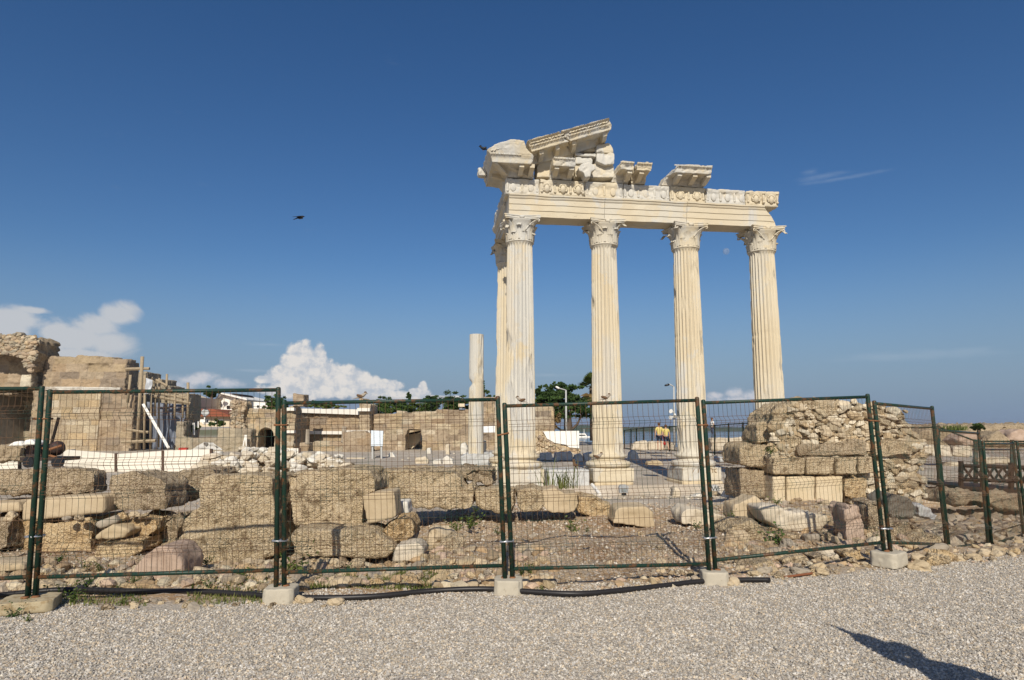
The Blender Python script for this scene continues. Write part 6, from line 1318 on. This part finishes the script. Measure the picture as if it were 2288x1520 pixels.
YEL=paint('yellow_shirt',(.62,.50,.17),.85,.08,5.); NAVY=paint('navy_cloth',(.018,.024,.045),.85,.2,5.); BRH=paint('brown_hair',(.10,.045,.02),.6,.3,12.); WHC=paint('white_cloth',(.72,.70,.66),.85,.06,5.); BLUC=paint('blue_cloth',(.03,.045,.13),.8,.15,5.)
def at_feet(px,py,Y): p=atY(px,py,Y); return (p[0],p[1],p[2])
walk={'knL':(-.11,.06,.50),'anL':(-.12,.10,.09),'toL':(-.13,.26,.03),'anR':(.12,-.16,.11),'toR':(.13,-.02,.03)}
person('man in a yellow shirt and dark shorts seen from behind, looking at the sea',at_feet(1474,1007,42.),.15,1.78,YEL,NAVY,BRH,{'wrR':(.30,.06,.90),'haR':(.32,.07,.84)})
person('brown haired woman in a yellow top and dark shorts walking beside the sea fence',at_feet(1489,1007,42.),.1,1.66,YEL,NAVY,BRH,walk)
mb=MB(); v,f=ICO[2]; mb.add(v*np.array([.10,.06,.12]),f.tolist()); mb.tube([(-.05,0,.1),(-.12,.02,.45)],.012,5); o=mb.build('hip_bag',paint('red_cloth',(.35,.02,.02),.7,.2,6.),None,True); p=at_feet(1485,991,41.75); o.location=p; tag(o,'red bag hanging at the hip of the woman in yellow','bag')
person('far figure in a white top walking on the sea wall',at_feet(1592.5,982,52.),-1.3,1.72,WHC,paint('jeans',(.07,.10,.16),.8,.2,5.),BRH,walk,None,False)
sit={'pelvis':(0,0,.20),'waist':(0,.04,.36),'chest':(0,.10,.56),'collar':(0,.13,.70),'neck':(0,.15,.77),'jaw':(0,.19,.83),'eyes':(0,.19,.90),'top':(0,.18,.985),'shL':(-.18,.13,.68),'shR':(.18,.13,.68),'elL':(-.24,.22,.42),'elR':(.24,.22,.42),'wrL':(-.16,.42,.36),'haL':(-.14,.48,.35),'wrR':(.16,.42,.36),'haR':(.14,.48,.35),'hiL':(-.10,.08,.17),'hiR':(.10,.08,.17),'knL':(-.14,.50,.30),'knR':(.14,.50,.30),'anL':(-.14,.56,-.12),'anR':(.14,.56,-.12),'toL':(-.15,.72,-.18),'toR':(.15,.72,-.18)}
ps=at_feet(1671,990,42.); person('seated visitor in a white cap and dark blue top by the sea wall',ps,-.9,1.75,BLUC,NAVY,WHC,sit,WHC)
mb=MB(); mb.add(ICO[2][0]*np.array([.17,.11,.24]),ICO[2][1].tolist()); mb.tube([(-.1,.08,.18),(-.1,.16,.0),(-.1,.06,-.16)],.02,5); o=mb.build('backpack',BLUC,None,True); o.location=(ps[0]-.13,ps[1]-.02,ps[2]+.50); o.rotation_euler=(.2,0,-.9); tag(o,'dark blue backpack worn by the seated visitor','backpack')
stone('seat_stone','low pale stone the seated visitor rests on',[(1660,1004),(1662,989),(1684,988),(1690,1004)],41.9,.7,PALE,'stone',vox=.06,amp=.02)
# the bystander whose shadow falls across the gravel
person('bystander with one arm raised, standing beside the photographer',(2.74,2.50,0),0,1.74,NAVY,NAVY,BRH,{'shL':(-.17,.02,1.50),'elL':(-.13,.0,1.72),'wrL':(-.22,.03,1.90),'haL':(-.25,.03,1.98),'elR':(.30,-.02,1.16)},None,False,2,True)
# ------------------------------------------------------------------ birds, moon
def bird(label,p,rz,s,m,belly,group=None,parts=True):
    root=thing('bird',label,'bird',tuple(p),rz,group)
    J={'b':(0,0,.055,.030),'c':(.035,0,.07,.034),'n':(.062,0,.092,.024),'h':(.078,0,.108,.022),'k':(.096,0,.106,.010),'e':(.112,0,.102,.003),'r':(-.04,0,.042,.018),'t':(-.075,0,.028,(.012,.006)),'u':(-.12,0,.012,(.014,.004))}
    J={a:tuple(x*s for x in q[:3])+((tuple(x*s for x in q[3]) if isinstance(q[3],tuple) else q[3]*s),) for a,q in J.items()}
    skinmesh('body',J,[('b','c'),('c','n'),('n','h'),('h','k'),('k','e'),('b','r'),('r','t'),('t','u')],belly,root)
    for sy in (-1,1):
        v,f=ICO[2]; mb=MB(); mb.add((v*np.array([.055,.010,.022])*s)@np.array(Matrix.Rotation(.35,3,'Y')).T+np.array([-.012,sy*.028,.062])*s,f.tolist()); mb.build('wing',m,root,True)
        mb=MB(); mb.tube([(0.012*s,sy*.010*s,.034*s),(.014*s,sy*.012*s,0)],.003*s,5); mb.build('leg',RUST,root)
    v,f=ICO[2]; mb=MB(); mb.add(v*np.array([.022,.021,.014])*s+np.array([.073,0,.122])*s,f.tolist()); mb.build('cap',m,root,True)
    return root
SPB=paint('sparrow_brown',(.13,.075,.04),.8,.4,60.); SPG=paint('sparrow_belly',(.34,.29,.23),.85,.2,60.); CROW=paint('crow_black',(.012,.012,.014),.5,.2,20.)
def on_rail(k,px): 
    _,P,o0,_n=FP[k]; best=None
    for i in range(201):
        s=i/200; q=o0+P(s,PN[k][7]); r=np.array(q)-np.array([0,0,CZ]); cp,sp=math.cos(PIT),math.sin(PIT); d=r[1]*cp+r[2]*sp; x=1144+F*r[0]/d
        if best is None or abs(x-px)<best[0]: best=(abs(x-px),q)
    return best[1]+Vector((0,0,.0185))
bird('sparrow perched on the fence rail in front of the banded hall, facing the temple',on_rail(2,805),.25,.62,SPB,SPG)
bird('sparrow perched on the fence rail before the corner column',on_rail(3,1165),math.pi-.3,.60,SPB,SPG)
bird('sparrow perched on the fence rail before the second column',on_rail(3,1351),.15,.62,SPB,SPG)
p=atY(1334,1029,6.6); bird('brown sparrow clinging to the fence mesh in front of the second column base',p,.1,.62,SPB,SPG)
p=atY(1281,1043,6.75); r=bird('sparrow dropping down behind the mesh next to the second plinth',p,2.6,.5,SPB,SPB); r.rotation_euler=(0,-.7,2.6)
p=atY(1081,338,22.4); bird('dark bird on the tip of the broken pediment',p,math.pi,1.7,CROW,CROW)
fb=thing('bird','dark bird gliding across the open sky','bird',tuple(atY(669,486,17.)),0,None); fb.scale=(.62,.62,.62); s=1.
J={'b':(0,0,0,.06),'c':(.08,0,.02,.065),'h':(.16,0,.045,.045),'k':(.20,0,.04,.02),'e':(.245,0,.03,.006),'r':(-.10,0,-.03,.035),'t':(-.19,0,-.075,(.03,.012)),'u':(-.27,0,-.10,(.05,.01))}
skinmesh('body',J,[('b','c'),('c','h'),('h','k'),('k','e'),('b','r'),('r','t'),('t','u')],CROW,fb)
for sy in (-1,1):
    mb=MB(); P=[(.11,0,.05),(.10,sy*.22,.13 if sy>0 else .0),(.0,sy*.46,.10 if sy>0 else -.12),(-.16,sy*.44,.07 if sy>0 else -.12),(-.13,sy*.2,.06 if sy>0 else -.02),(-.09,0,.03)]
    mb.prism([Vector(q) for q in P],[Vector(q)+Vector((0,0,-.012)) for q in P]); mb.build('wing',CROW,fb)
m,nt,b,p=newmat('moon_surface'); setc(nt,b,MIX(nt,SM(nt,noise(nt,p,.018,4.,.6),.4,.6),(.30,.30,.30),(.55,.54,.52)))
t=N(nt,'ShaderNodeBsdfTransparent'); mx=N(nt,'ShaderNodeMixShader',{0:.16,1:t.outputs[0],2:b.outputs[0]}); o_=[q for q in nt.nodes if q.type=='OUTPUT_MATERIAL'][0]; nt.links.new(mx.outputs[0],o_.inputs[0])
v,f=ICO[4]; c=atY(1622.5,562,9000.); rr=9000/F*7.6; me=bpy.data.meshes.new('moon'); me.from_pydata((v*rr).tolist(),[],f.tolist()); mo=link('moon',me,m,None,True,tuple(c)); tag(mo,'pale daytime moon between the third and fourth columns','moon')
COL.children.unlink(TMP); bpy.data.collections.remove(TMP)

# ------------------------------------------------------------------ sea air
m=bpy.data.materials.new('sea_air'); m.use_nodes=True; nt=m.node_tree; nt.nodes.clear()
pv=N(nt,'ShaderNodeVolumePrincipled',{'Color':(.80,.87,1.,1),'Density':.00011,'Anisotropy':.25}); N(nt,'ShaderNodeOutputMaterial',{1:pv.outputs[0]})
mb=MB(); mb.box((0,4000,12),(18600,18600,42)); tag(mb.build('haze',m),kind='stuff')
